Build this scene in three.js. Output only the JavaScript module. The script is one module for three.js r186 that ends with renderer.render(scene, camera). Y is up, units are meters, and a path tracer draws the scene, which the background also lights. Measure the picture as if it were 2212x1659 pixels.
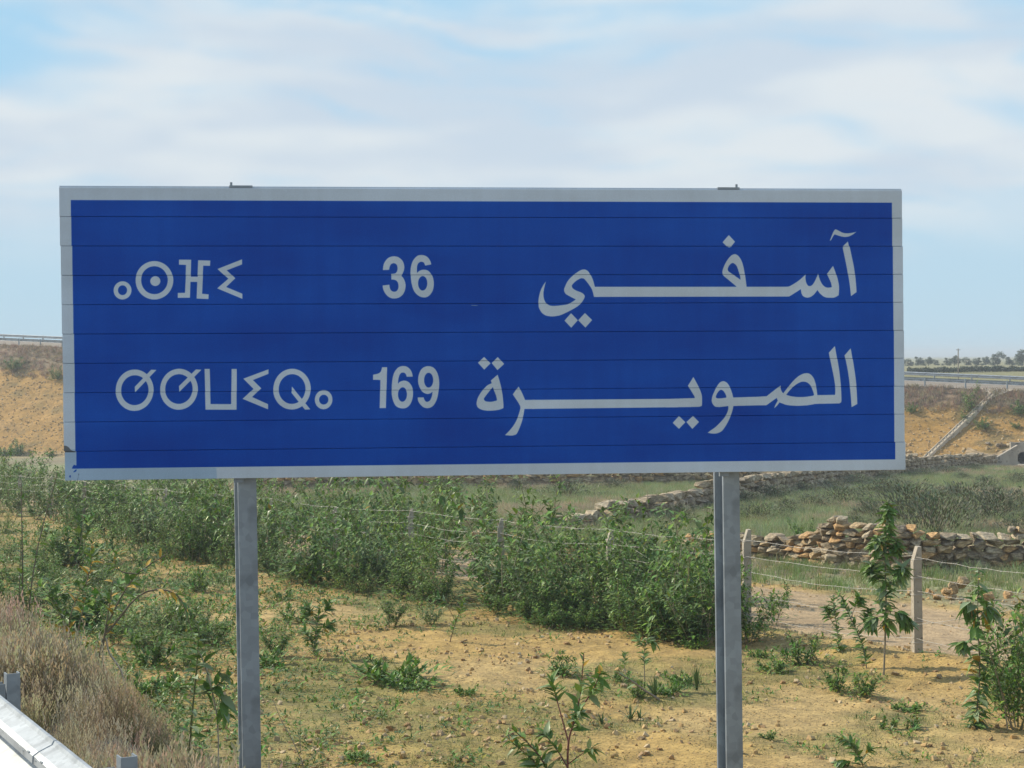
import * as THREE from 'three';
import { ConvexGeometry } from 'three/addons/geometries/ConvexGeometry.js';
import { mergeGeometries } from 'three/addons/utils/BufferGeometryUtils.js';

// ------------------------------------------------------------------ camera, sky, sun, exposure
const scene = new THREE.Scene();
const F = 3766;                                   // focal length in pixels of a 2212 x 1659 picture
const camera = new THREE.PerspectiveCamera(2 * Math.atan(829.5 / F) * 180 / Math.PI, 4 / 3, 0.1, 4000);
camera.rotation.order = 'YXZ';
camera.position.set(0, 4.4, 0);
camera.rotation.set(-Math.atan(54.5 / F), 0, -0.4 * Math.PI / 180);
camera.updateMatrixWorld(true);
const renderer = new THREE.WebGLRenderer({ antialias: true });
renderer.toneMapping = THREE.LinearToneMapping;
renderer.toneMappingExposure = 1.16;
renderer.shadowMap.enabled = true;
const SUN = new THREE.Vector3(-0.72, 0.56, -0.40).normalize();
const sun = new THREE.DirectionalLight(new THREE.Color(1, 0.91, 0.74), 5.0);
sun.position.copy(SUN).multiplyScalar(150).add(new THREE.Vector3(0, 0, -60));
sun.target.position.set(0, 0, -60);
sun.castShadow = true;
Object.assign(sun.shadow.camera, { left: -90, right: 90, top: 90, bottom: -90, near: 1, far: 400 });
sun.shadow.mapSize.set(4096, 4096);
scene.add(sun, sun.target);
scene.fog = new THREE.FogExp2(new THREE.Color(0.80, 0.88, 0.96), 0.0007);

// ------------------------------------------------------------------ random numbers and noise
function rng(seed) { let a = seed >>> 0; return () => { a = (a + 0x6D2B79F5) | 0; let t = Math.imul(a ^ (a >>> 15), 1 | a); t = (t + Math.imul(t ^ (t >>> 7), 61 | t)) ^ t; return ((t ^ (t >>> 14)) >>> 0) / 4294967296; }; }
const R = rng(7);
const rr = (a, b, f = R) => a + (b - a) * f();
const hash3 = (x, y, z) => { let h = Math.imul(x, 374761393) ^ Math.imul(y, 668265263) ^ Math.imul(z, 2147483647 - 61); h = Math.imul(h ^ (h >>> 13), 1274126177); h = Math.imul(h ^ (h >>> 16), 2246822519); return ((h ^ (h >>> 15)) >>> 0) / 4294967296; };
const sm = (t) => t * t * t * (t * (t * 6 - 15) + 10);
function vnoise(x, y, z = 0, per = 0) {
  const xi = Math.floor(x), yi = Math.floor(y), zi = Math.floor(z), fx = sm(x - xi), fy = sm(y - yi), fz = sm(z - zi);
  const w = per ? (v) => ((v % per) + per) % per : (v) => v;
  const x0 = w(xi), x1 = w(xi + 1), y0 = w(yi), y1 = w(yi + 1);
  const l = (a, b, t) => a + (b - a) * t;
  const p = (zz) => l(l(hash3(x0, y0, zz), hash3(x1, y0, zz), fx), l(hash3(x0, y1, zz), hash3(x1, y1, zz), fx), fy);
  return z === zi && fz === 0 ? p(zi) : l(p(zi), p(zi + 1), fz);
}
function fbm(x, y, z = 0, oct = 4, per = 0) { let s = 0, a = 0.5, n = 0; for (let i = 0; i < oct; i++) { s += a * vnoise(x, y, z + i * 17, per); n += a; a *= 0.5; x *= 2; y *= 2; z *= 2; per *= 2; } return s / n; }
const clamp = (v, a = 0, b = 1) => Math.min(b, Math.max(a, v));
const sst = (a, b, v) => { const t = clamp((v - a) / (b - a)); return t * t * (3 - 2 * t); };
const mix = (a, b, t) => a + (b - a) * t;
const mix3 = (a, b, t) => [mix(a[0], b[0], t), mix(a[1], b[1], t), mix(a[2], b[2], t)];

// ------------------------------------------------------------------ sky
{
  const SKYTURN = 0.30, W = 2048, H = 1024, data = new Float32Array(W * H * 4);
  for (let j = 0; j < H; j++) for (let i = 0; i < W; i++) {
    const lat = ((j + 0.5) / H - 0.5) * Math.PI, lon = ((i + 0.5) / W - 0.5) * 2 * Math.PI;
    const x = Math.cos(lat) * Math.cos(lon), y = Math.sin(lat), z = Math.cos(lat) * Math.sin(lon);
    const el = lat * 180 / Math.PI, ca = Math.cos(SKYTURN), sa = Math.sin(SKYTURN), X = x * ca - z * sa, Z = x * sa + z * ca;
    let c;
    if (el < -4) c = [0.30, 0.27, 0.22];
    else {
      const e = Math.max(el, 0);
      c = mix3([0.50, 0.70, 0.83], [0.41, 0.67, 0.88], sst(1, 9, e));
      c = mix3(c, [0.17, 0.36, 0.72], sst(12, 70, e));
      const wx = fbm(X * 7 + 3, y * 22 + 5, Z * 7, 3) - 0.5;
      const n1 = fbm(X * 5.5 + 14.1 + wx * 0.9, y * 27 + X * 3 + wx * 1.5 + 0.6, Z * 5.5 + 4.4, 5);
      const n2 = fbm(X * 11 + 31, y * 105 + X * 9 + 12 + wx * 5, Z * 11 + 8, 5);
      const band = sst(2.2, 6, e) * (1 - 0.55 * sst(16, 60, e));
      let cov = sst(0.24, 0.56, n1 * 0.55 + n2 * 0.45) * band;
      const shade = fbm(x * 9 + 60, y * 40 + 3, z * 9 + 21, 4);
      const cc = mix3([0.63, 0.71, 0.80], [0.77, 0.82, 0.85], sst(0.3, 0.65, shade));
      c = mix3(c, cc, cov * (0.80 + 0.18 * shade));
    }
    const k = (j * W + i) * 4;
    data[k] = c[0] * 0.87; data[k + 1] = c[1] * 0.87; data[k + 2] = c[2] * 0.87; data[k + 3] = 1;
  }
  const t = new THREE.DataTexture(data, W, H, THREE.RGBAFormat, THREE.FloatType);
  t.mapping = THREE.EquirectangularReflectionMapping; t.magFilter = t.minFilter = THREE.LinearFilter; t.wrapS = THREE.RepeatWrapping; t.needsUpdate = true;
  scene.background = t; scene.environment = t;
}

// ------------------------------------------------------------------ places: pixels of the photograph to points
const V = (x, y, z) => new THREE.Vector3(x, y, z);
function ray(px, py) { return V((px - 1106) / F, (829.5 - py) / F, -1).applyQuaternion(camera.quaternion); }
function atDepth(px, py, d) { const r = ray(px, py); return r.multiplyScalar(d / -r.z).add(camera.position); }
const planeY = (x, z) => 0.895 - 0.0034 * x + 0.035 * z;                       // the gently falling orchard ground
// the guard rail of our road: passes (1.72, z 0), heading left and away
const railP = (x, z) => (x - 1.72 - 0.532 * z) * 0.883;                        // metres to the right of the rail
const railAt = (z) => 1.72 + 0.532 * z;
// the far embankment: crest line from RC, running left and away
const RC = { x: 37.5, z: -142 }, EU = { x: -0.859, z: -0.514 }, EN = { x: -0.514, z: 0.859 };   // along, and outward to us
const emS = (x, z) => (x - RC.x) * EU.x + (z - RC.z) * EU.z;
const emB = (x, z) => (x - RC.x) * EN.x + (z - RC.z) * EN.z;                   // positive on our side
const crestY = (s) => 1.65 + clamp(s, -60, 150) * 0.0427;
const FB = { x: 5.8, z: -25 }, FU = { x: -0.52, z: -0.855 }, FN = { x: 0.855, z: -0.52 };       // fence line
const feN = (x, z) => (x - FB.x) * FN.x + (z - FB.z) * FN.z, feU = (x, z) => (x - FB.x) * FU.x + (z - FB.z) * FU.z;
const trackMask = (x, z) => { const n = feN(x, z) + 0.5 * (vnoise(x * 0.35 + 9, z * 0.35) - 0.5) + (vnoise(x * 1.6 + 9, z * 1.6) - 0.5) * 0.3; return sst(0.35, 1.0, n) * (1 - sst(5.0, 5.6, n)); };
function groundY(x, z) {
  const b = emB(x, z);
  let y = planeY(x, z);
  if (b < 0) y = mix(Math.max(y, -6), 2.35 + 0.5 * (vnoise(x * 0.006, z * 0.006) - 0.5), sst(15, 55, -b));
  const p = railP(x, z);
  const berm = p < 1.25 ? 2.12 : 2.12 - (p - 1.25) / 1.5;
  const k = 0.25, far = sst(-45, -75, z);
  const h = clamp(0.5 + 0.5 * (berm - y) / k);
  const y2 = mix(y, berm, h) + k * h * (1 - h);
  y = mix(y2, y, far);
  // relief of the bare soil
  if (z < -12 && z > -70) {
    const f = sst(-12, -16, z) * (1 - trackMask(x, z) * 0.85) * (1 - sst(-45, -70, z));
    y += f * ((fbm(x * 0.55, z * 0.55, 0, 3) - 0.5) * 0.10 + (fbm(x * 2.3 + 40, z * 2.3, 0, 4) - 0.5) * 0.10);
    const n = feN(x, z); y += 0.16 * Math.exp(-((n + 0.1) ** 2) / 0.35) * sst(-18, -22, z) * (0.4 + fbm(x * 0.9, z * 0.9, 5, 2));   // low bank of spoil under the fence
  }
  return y;
}
function ground(px, py) {                                                        // the ground under a pixel
  const r = ray(px, py); let t = 5;
  for (let i = 0; i < 900; i++) { const x = r.x * t, z = r.z * t, y = 4.4 + r.y * t; if (y < groundY(x, z)) break; t += 0.02 + t * 0.004; }
  const x = r.x * t, z = r.z * t; return V(x, groundY(x, z), z);
}
const pxm = (z) => -z / F;                                                       // metres per pixel at a distance

// ------------------------------------------------------------------ objects
const used = {};
function numbered(n) { used[n] = (used[n] ?? -1) + 1; return used[n] ? `${n}_${String(used[n]).padStart(3, '0')}` : n; }
function tag(o, label, category, group) { o.userData.label = label; o.userData.category = category; if (group) o.userData.group = group; return o; }
function shade(o) { o.castShadow = o.receiveShadow = true; return o; }
function thing(name, label, category, pos, turn = 0, group) { const g = new THREE.Group(); g.name = numbered(name); g.position.copy(pos); g.rotation.y = turn; scene.add(g); return tag(g, label, category, group); }
function part(name, geo, mat, parent) { const m = shade(new THREE.Mesh(geo, mat)); m.name = name; parent.add(m); return m; }
function struct(name, geo, mat) { const m = shade(new THREE.Mesh(geo, mat)); m.name = name; m.userData.kind = 'structure'; scene.add(m); return m; }
function copy(o, pos, turn, scale, label) {
  const c = o.clone(); c.name = numbered(o.name.replace(/_\d{3}$/, '')); c.userData = { ...o.userData }; if (label) c.userData.label = label;
  c.position.copy(pos); c.rotation.y = turn; c.scale.set(...(Array.isArray(scale) ? scale : [scale, scale, scale])); scene.add(c); return c;
}
function instanced(name, geo, mat, list, label, category, parent = scene) {      // stuff: list of [Matrix4, Color]
  const m = new THREE.InstancedMesh(geo, mat, list.length); list.forEach(([mt, col], i) => { m.setMatrixAt(i, mt); if (col) m.setColorAt(i, col); });
  m.name = parent === scene ? numbered(name) : name; m.userData.kind = 'stuff'; if (label) { m.userData.label = label; m.userData.category = category; } shade(m); parent.add(m); return m;
}
const M4 = (pos, turn, s, tilt = 0, sy = s) => new THREE.Matrix4().compose(pos, new THREE.Quaternion().setFromEuler(new THREE.Euler(tilt, turn, tilt * 0.6, 'YXZ')), V(s, sy, s));
const lin = (r, g, b) => new THREE.Color().setRGB(r, g, b);

// geometry accumulator
class Acc {
  constructor() { this.p = []; this.c = []; this.i = []; this.col = [1, 1, 1]; }
  v(x, y, z) { this.p.push(x, y, z); this.c.push(...this.col); return this.p.length / 3 - 1; }
  tri(a, b, c) { this.i.push(a, b, c); }
  quad(a, b, c, d) { this.i.push(a, b, c, a, c, d); }
  leaf(p, dir, up, L, W, droop) {
    const s = V().crossVectors(dir, up); if (s.lengthSq() < 1e-6) s.set(1, 0, 0); s.normalize();
    const n = V().crossVectors(s, dir).normalize();
    const q = (a, b, c) => this.v(p.x + dir.x * a + s.x * b + n.x * c, p.y + dir.y * a + s.y * b + n.y * c, p.z + dir.z * a + s.z * b + n.z * c);
    const b = q(0, 0, 0), l = q(L * 0.42, W / 2, W * 0.16), m = q(L * 0.45, 0, 0), r = q(L * 0.42, -W / 2, W * 0.16);
    const t = this.v(p.x + dir.x * L * 0.97 - n.x * droop * L, p.y + dir.y * L * 0.97 - n.y * droop * L, p.z + dir.z * L * 0.97 - n.z * droop * L);
    this.tri(b, m, l); this.tri(b, r, m); this.tri(l, m, t); this.tri(m, r, t);
  }
  blade(p, dx, dz, h, w, lean, turn) {
    const cx = Math.cos(turn) * w / 2, cz = Math.sin(turn) * w / 2;
    const a = this.v(p.x - cx, p.y, p.z - cz), b = this.v(p.x + cx, p.y, p.z + cz);
    const c = this.v(p.x + dx * lean * 0.35 - cx * 0.7, p.y + h * 0.55, p.z + dz * lean * 0.35 - cz * 0.7), d = this.v(p.x + dx * lean * 0.35 + cx * 0.7, p.y + h * 0.55, p.z + dz * lean * 0.35 + cz * 0.7);
    const t = this.v(p.x + dx * lean, p.y + h, p.z + dz * lean);
    this.quad(a, b, d, c); this.tri(c, d, t);
  }
  tube(pts, r0, r1, sides = 5) {
    let prev = null; const n = pts.length;
    for (let k = 0; k < n; k++) {
      const t = V().subVectors(pts[Math.min(n - 1, k + 1)], pts[Math.max(0, k - 1)]).normalize();
      const a = V().crossVectors(t, Math.abs(t.x) < 0.8 ? V(1, 0, 0) : V(0, 0, 1)).normalize(), b = V().crossVectors(t, a), r = mix(r0, r1, k / (n - 1)), ring = [];
      for (let s = 0; s < sides; s++) { const w = s / sides * Math.PI * 2, ca = Math.cos(w) * r, sa = Math.sin(w) * r; ring.push(this.v(pts[k].x + a.x * ca + b.x * sa, pts[k].y + a.y * ca + b.y * sa, pts[k].z + a.z * ca + b.z * sa)); }
      if (prev) for (let s = 0; s < sides; s++) this.quad(prev[s], prev[(s + 1) % sides], ring[(s + 1) % sides], ring[s]);
      prev = ring;
    }
  }
  geo() { const g = new THREE.BufferGeometry(); g.setAttribute('position', new THREE.Float32BufferAttribute(this.p, 3)); g.setAttribute('color', new THREE.Float32BufferAttribute(this.c, 3)); g.setIndex(this.i); g.computeVertexNormals(); return g; }
}
// boxes with uv in metres and a small chamfer
function prism(profile, L, scaleUV = 1) {                                        // profile in (y, z), extruded along x and centred
  const p = [], uv = [], n = profile.length; let w = 0;
  const put = (x, k, u) => { p.push(x, profile[k][0], profile[k][1]); uv.push((x + 50) * scaleUV, u * scaleUV); };
  for (let k = 0; k < n; k++) { const k2 = (k + 1) % n, l = Math.hypot(profile[k2][0] - profile[k][0], profile[k2][1] - profile[k][1]); const a = -L / 2, b = L / 2;
    put(a, k, w); put(b, k, w); put(b, k2, w + l); put(a, k, w); put(b, k2, w + l); put(a, k2, w + l); w += l; }
  const tris = THREE.ShapeUtils.triangulateShape(profile.map(([y, z]) => new THREE.Vector2(y, z)), []);
  for (const [a, b, c] of tris) { for (const k of [a, b, c]) { p.push(L / 2, ...profile[k]); uv.push(profile[k][1] * scaleUV, profile[k][0] * scaleUV); } for (const k of [a, c, b]) { p.push(-L / 2, ...profile[k]); uv.push(profile[k][1] * scaleUV, profile[k][0] * scaleUV); } }
  const g = new THREE.BufferGeometry(); g.setAttribute('position', new THREE.Float32BufferAttribute(p, 3)); g.setAttribute('uv', new THREE.Float32BufferAttribute(uv, 2)); g.computeVertexNormals(); return g;
}
function boxUV(g, s = 1) { const p = g.attributes.position, n = g.attributes.normal, uv = []; for (let i = 0; i < p.count; i++) { const ax = Math.abs(n.getX(i)), ay = Math.abs(n.getY(i)), az = Math.abs(n.getZ(i)); if (ay >= ax && ay >= az) uv.push(p.getX(i) * s, p.getZ(i) * s); else if (ax >= az) uv.push(p.getZ(i) * s, p.getY(i) * s); else uv.push(p.getX(i) * s, p.getY(i) * s); } g.setAttribute('uv', new THREE.Float32BufferAttribute(uv, 2)); return g; }
const box = (w, h, d) => boxUV(new THREE.BoxGeometry(w, h, d));

// ------------------------------------------------------------------ textures and materials
function tex(size, fn, srgb = true) {
  const d = new Uint8Array(size * size * 4);
  for (let j = 0; j < size; j++) for (let i = 0; i < size; i++) { const c = fn(i / size, j / size), k = (j * size + i) * 4; d[k] = clamp(c[0]) * 255; d[k + 1] = clamp(c[1]) * 255; d[k + 2] = clamp(c[2]) * 255; d[k + 3] = 255; }
  const t = new THREE.DataTexture(d, size, size); t.wrapS = t.wrapT = THREE.RepeatWrapping; t.magFilter = THREE.LinearFilter; t.minFilter = THREE.LinearMipmapLinearFilter; t.generateMipmaps = true; if (srgb) t.colorSpace = THREE.SRGBColorSpace; t.needsUpdate = true; return t;
}
const grey = (v) => [v, v, v];
function cells(u, v, n, seed) { let best = 9, id = 0; const x = u * n, y = v * n, xi = Math.floor(x), yi = Math.floor(y); for (let a = -1; a < 2; a++) for (let b = -1; b < 2; b++) { const cx = ((xi + a) % n + n) % n, cy = ((yi + b) % n + n) % n, dx = xi + a + hash3(cx, cy, seed) - x, dy = yi + b + hash3(cx, cy, seed + 1) - y, dd = dx * dx + dy * dy; if (dd < best) { best = dd; id = hash3(cx, cy, seed + 2); } } return [Math.sqrt(best), id]; }
const soilH = (u, v) => { const a = cells(u, v, 48, 5), b = cells(u, v, 110, 9); let h = fbm(u * 16, v * 16, 0, 5, 16) * 0.55 + 0.2; if (a[1] > 0.72) h += 0.35 * sst(0.32, 0.1, a[0]); if (b[1] > 0.6) h += 0.2 * sst(0.35, 0.1, b[0]); return h; };
const soilMap = tex(1024, (u, v) => { const a = cells(u, v, 48, 5), b = cells(u, v, 110, 9); let k = 0.90 + 0.30 * (fbm(u * 12, v * 12, 3, 5, 12) - 0.5) + 0.3 * (fbm(u * 64, v * 64, 8, 3, 64) - 0.5); let c = [k, k * 0.99, k * 0.97];
  if (a[1] > 0.72) { const t = sst(0.32, 0.2, a[0]), g = 0.70 + 0.40 * hash3(Math.floor(a[1] * 9999), 3, 1); c = mix3(c, [g, g * 0.96, g * 0.9], t); } if (b[1] > 0.6) { const t = sst(0.35, 0.2, b[0]), g = 0.62 + 0.45 * hash3(Math.floor(b[1] * 9999), 4, 1); c = mix3(c, grey(g), t * 0.8); } return c; });
const soilBump = tex(1024, (u, v) => grey(soilH(u, v)), false);
const stoneMap = tex(512, (u, v) => { const k = 0.82 + 0.50 * (fbm(u * 5, v * 5, 2, 5, 5) - 0.5) + 0.35 * (fbm(u * 40, v * 40, 6, 3, 40) - 0.5), l = sst(0.58, 0.72, fbm(u * 7, v * 7, 31, 4, 7)); return mix3([k * 1.06, k, k * 0.9], [0.62, 0.61, 0.56], l * 0.55); });
const stoneBump = tex(512, (u, v) => grey(fbm(u * 9, v * 9, 4, 5, 9)), false);
const galvMap = tex(512, (u, v) => { const a = cells(u, v, 26, 3), k = 0.90 + 0.08 * (a[1] - 0.5) + 0.14 * (fbm(u * 4, v * 4, 1, 4, 4) - 0.5) - 0.10 * sst(0.62, 0.8, fbm(u * 6, v * 6, 77, 4, 6)); return [k * 0.98, k, k * 1.02]; });
const concMap = tex(512, (u, v) => { const k = 0.90 + 0.24 * (fbm(u * 4, v * 4, 1, 5, 4) - 0.5) + 0.12 * (hash3(u * 512 | 0, v * 512 | 0, 2) - 0.5) - 0.3 * sst(0.62, 0.8, fbm(u * 9, v * 9, 12, 4, 9)); return [k, k * 0.98, k * 0.94]; });
const concBump = tex(512, (u, v) => grey(fbm(u * 30, v * 30, 4, 4, 30) - 0.4 * sst(0.68, 0.75, vnoise(u * 60, v * 60, 3, 60))), false);
const std = (o) => new THREE.MeshStandardMaterial({ side: THREE.DoubleSide, ...o });
const mat = {
  ground: std({ vertexColors: true, map: soilMap, bumpMap: soilBump, bumpScale: 0.05, roughness: 0.95 }),
  stone: [[0.50, 0.40, 0.27], [0.42, 0.37, 0.30], [0.55, 0.38, 0.21], [0.50, 0.46, 0.39], [0.36, 0.32, 0.27]].map((c) => std({ color: lin(...c), map: stoneMap, bumpMap: stoneBump, bumpScale: 0.02, roughness: 0.92 })),
  galv: std({ color: lin(0.36, 0.39, 0.41), map: galvMap, metalness: 0.25, roughness: 0.5 }),
  rail: std({ color: lin(0.56, 0.57, 0.57), map: galvMap, metalness: 0.2, roughness: 0.42 }),
  concrete: std({ color: lin(0.44, 0.405, 0.36), map: concMap, bumpMap: concBump, bumpScale: 0.004, roughness: 0.9 }),
  wire: std({ color: lin(0.46, 0.44, 0.40), metalness: 0.3, roughness: 0.5 }),
  stem: std({ vertexColors: true, roughness: 0.85 }),
  leaf: new THREE.MeshPhysicalMaterial({ vertexColors: true, side: THREE.DoubleSide, roughness: 0.7, specularIntensity: 0.5, transmission: 0.26, thickness: 0, clearcoat: 0.22, clearcoatRoughness: 0.3 }),
  dryleaf: new THREE.MeshPhysicalMaterial({ vertexColors: true, side: THREE.DoubleSide, roughness: 0.95, transmission: 0.42, thickness: 0 }),
  litconc: std({ color: lin(0.64, 0.58, 0.49), map: concMap, roughness: 0.9 }),  // concrete colour raised to offset the shading on the drain chute
  asphalt: std({ color: lin(0.075, 0.073, 0.070), bumpMap: soilBump, bumpScale: 0.006, roughness: 0.9 }),
  paleroad: std({ color: lin(0.30, 0.255, 0.215), map: concMap, roughness: 0.9 }),
};

// ------------------------------------------------------------------ ground
const SAND = [0.45, 0.300, 0.092], SANDP = [0.48, 0.340, 0.135], TRACK = [0.47, 0.335, 0.185], MOSS = [0.150, 0.170, 0.040], SAGE = [0.25, 0.28, 0.135], DRY = [0.27, 0.21, 0.14], OCHRE = [0.48, 0.270, 0.062];
function groundColour(x, z) {
  let c = mix3(SAND, SANDP, sst(0.35, 0.7, fbm(x * 0.25 + 5, z * 0.25, 0, 4)));
  const m = fbm(x * 0.45 + 70, z * 0.45 + 12, 0, 5), left = sst(1, -7, x + (z + 25) * -0.02);
  c = mix3(c, MOSS, clamp(sst(0.52 - left * 0.1, 0.72, m) * (0.55 + 0.35 * left)));
  const tr = trackMask(x, z); c = mix3(c, TRACK, tr);
  const n = feN(x, z);
  const field = sst(5.4, 6.4, n + (fbm(x * 0.8, z * 0.8, 4, 3) - 0.5) * 1.5);
  const fc = mix3(SAGE, [0.24, 0.20, 0.13], sst(0.4, 0.65, fbm(x * 0.3, z * 0.3, 9, 4)));
  c = mix3(c, fc, field * 0.9);
  const p = railP(x, z);
  c = mix3(c, DRY, (1 - sst(2.2, 3.6, p)) * (1 - sst(-40, -60, z)));
  const b = emB(x, z);
  if (b < 60) c = mix3(c, [0.43, 0.31, 0.15], sst(24, 10, b) * (b > -5 ? 1 : 0));
  if (b < -10) c = mix3(c, mix3([0.20, 0.21, 0.085], [0.34, 0.30, 0.15], fbm(x * 0.02, z * 0.05, 3, 3)), sst(-10, -25, b));
  return c;
}
{
  const axis = (lo, hi, step, far, grow) => { const a = []; for (let v = lo; v <= hi + 1e-6; v += step) a.push(v); let s = step, v = hi; while (v < far[1]) { s *= grow; v += s; a.push(v); } s = step; v = lo; while (v > far[0]) { s *= grow; v -= s; a.unshift(v); } return a; };
  const xs = axis(-13, 13, 0.14, [-2600, 2600], 1.16), zs = axis(-52, -15, 0.16, [-3000, 60], 1.13).sort((a, b) => b - a);
  const p = [], c = [], uv = [], idx = [], nx = xs.length;
  for (const z of zs) for (const x of xs) { const y = groundY(x, z); p.push(x, y - (emB(x, z) < 0 && emB(x, z) > -60 ? 1.2 : 0), z); c.push(...groundColour(x, z)); uv.push(x / 3.1, z / 3.1); }
  for (let j = 0; j < zs.length - 1; j++) for (let i = 0; i < nx - 1; i++) { const a = j * nx + i; idx.push(a, a + 1, a + nx + 1, a, a + nx + 1, a + nx); }
  const g = new THREE.BufferGeometry(); g.setAttribute('position', new THREE.Float32BufferAttribute(p, 3)); g.setAttribute('color', new THREE.Float32BufferAttribute(c, 3)); g.setAttribute('uv', new THREE.Float32BufferAttribute(uv, 2)); g.setIndex(idx); g.computeVertexNormals();
  struct('ground', g, mat.ground);
}
function strip(name, a, b, n, m, fn, col, material) {                             // a sheet over (i, j) in [0,1]
  const p = [], c = [], uv = [], idx = [];
  for (let j = 0; j <= m; j++) for (let i = 0; i <= n; i++) { const q = fn(i / n, j / m); p.push(q.x, q.y, q.z); c.push(...(col ? col(q.x, q.z, i / n, j / m) : [1, 1, 1])); uv.push(i / n * a, j / m * b); }
  for (let j = 0; j < m; j++) for (let i = 0; i < n; i++) { const k = j * (n + 1) + i; idx.push(k, k + 1, k + n + 2, k, k + n + 2, k + n + 1); }
  const g = new THREE.BufferGeometry(); g.setAttribute('position', new THREE.Float32BufferAttribute(p, 3)); g.setAttribute('color', new THREE.Float32BufferAttribute(c, 3)); g.setAttribute('uv', new THREE.Float32BufferAttribute(uv, 2)); g.setIndex(idx); g.computeVertexNormals();
  return name ? struct(name, g, material) : g;
}
// our road, left of the guard rail (below the picture)
strip('road', 60, 3, 60, 4, (i, j) => { const z = 14 - i * 80, off = -0.75 - j * 8.5; return V(railAt(z) + off / 0.883, 2.25, z); }, null, mat.asphalt);
// the dirt track beyond the fence
strip('dirt_track', 14, 2, 260, 22, (i, j) => { const u = -22 + i * 62, e = (vnoise(u * 0.7, j < 0.5 ? 2 : 8) - 0.5) * 0.6 + (vnoise(u * 2.7, j < 0.5 ? 4 : 9) - 0.5) * 0.25, n = mix(0.9, 5.1, j) + e; const x = FB.x + FU.x * u + FN.x * n, z = FB.z + FU.z * u + FN.z * n; return V(x, groundY(x, z) + 0.014 - ((j < 0.02 || j > 0.98) ? 0.03 : 0), z); }, (x, z) => { const c = mix3(TRACK, [0.42, 0.31, 0.19], fbm(x * 0.9, z * 0.9, 2, 4)); return c; }, mat.ground);

// the far embankment with its road
const slopePt = (s, t, lift = 0) => {                                            // t 0 at the crest, 1 at the toe
  const cx = RC.x + EU.x * s, cz = RC.z + EU.z * s, cy = crestY(s); let w = (cy + 4.5) * 1.5, x, z;
  for (let k = 0; k < 4; k++) { x = cx + EN.x * w; z = cz + EN.z * w; w = Math.max(1, (cy - planeY(x, z)) * 1.5); }
  x = cx + EN.x * w * t; z = cz + EN.z * w * t;
  const toe = planeY(cx + EN.x * w, cz + EN.z * w);
  const rough = Math.sin(Math.PI * clamp(t)) * ((fbm(s * 0.25, t * 5, 3, 3) - 0.5) * 0.7 + (fbm(s * 1.2, t * 20, 6, 3) - 0.5) * 0.28);
  return V(x, mix(cy, toe, t) + rough + lift, z);
};
strip('embankment', 75, 6, 560, 34, (i, j) => slopePt(-60 + 300 * i, j), (x, z, i, j) => {
  const s = -60 + 300 * i, n = fbm(s * 0.16, j * 4, 1, 4), edge = j + (n - 0.5) * 0.25;
  let c = mix3(OCHRE, [0.43, 0.265, 0.09], fbm(s * 0.5, j * 12, 8, 4));
  c = mix3([0.30, 0.215, 0.145], c, sst(0.20, 0.30, edge)); c = mix3(c, [0.17, 0.15, 0.06], sst(0.60, 0.75, fbm(s * 0.3 + 40, j * 7, 3, 4)) * 0.55);
  return mix3(c, [0.42, 0.32, 0.17], sst(0.93, 1, j));
}, mat.ground);
strip('embankment_back', 75, 3, 100, 4, (i, j) => { const s = -60 + 300 * i; return V(RC.x + EU.x * s - EN.x * (15 + 14 * j), mix(crestY(s) + 0.1, -2, j), RC.z + EU.z * s - EN.z * (15 + 14 * j)); }, () => DRY, mat.ground);
strip('far_road', 75, 4, 160, 6, (i, j) => { const s = -60 + 300 * i; return V(RC.x + EU.x * s - EN.x * 15 * j, crestY(s) + 0.03 + 0.10 * Math.min(j * 5, 1), RC.z + EU.z * s - EN.z * 15 * j); }, null, mat.paleroad);

// ------------------------------------------------------------------ the road sign
function homography(src, dst) {
  const A = [], b = [];
  for (let k = 0; k < 4; k++) { const [x, y] = src[k], [u, v] = dst[k]; A.push([x, y, 1, 0, 0, 0, -u * x, -u * y]); b.push(u); A.push([0, 0, 0, x, y, 1, -v * x, -v * y]); b.push(v); }
  for (let i = 0; i < 8; i++) { let m = i; for (let r = i + 1; r < 8; r++) if (Math.abs(A[r][i]) > Math.abs(A[m][i])) m = r; [A[i], A[m]] = [A[m], A[i]]; [b[i], b[m]] = [b[m], b[i]]; for (let r = 0; r < 8; r++) if (r !== i) { const f = A[r][i] / A[i][i]; for (let c = i; c < 8; c++) A[r][c] -= f * A[i][c]; b[r] -= f * b[i]; } }
  const h = b.map((v, i) => v / A[i][i]); return (x, y) => { const w = h[6] * x + h[7] * y + 1; return [(h[0] * x + h[1] * y + h[2]) / w, (h[3] * x + h[4] * y + h[5]) / w]; };
}
const SIGN_W = 4.422, SIGN_H = 1.5;
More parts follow.
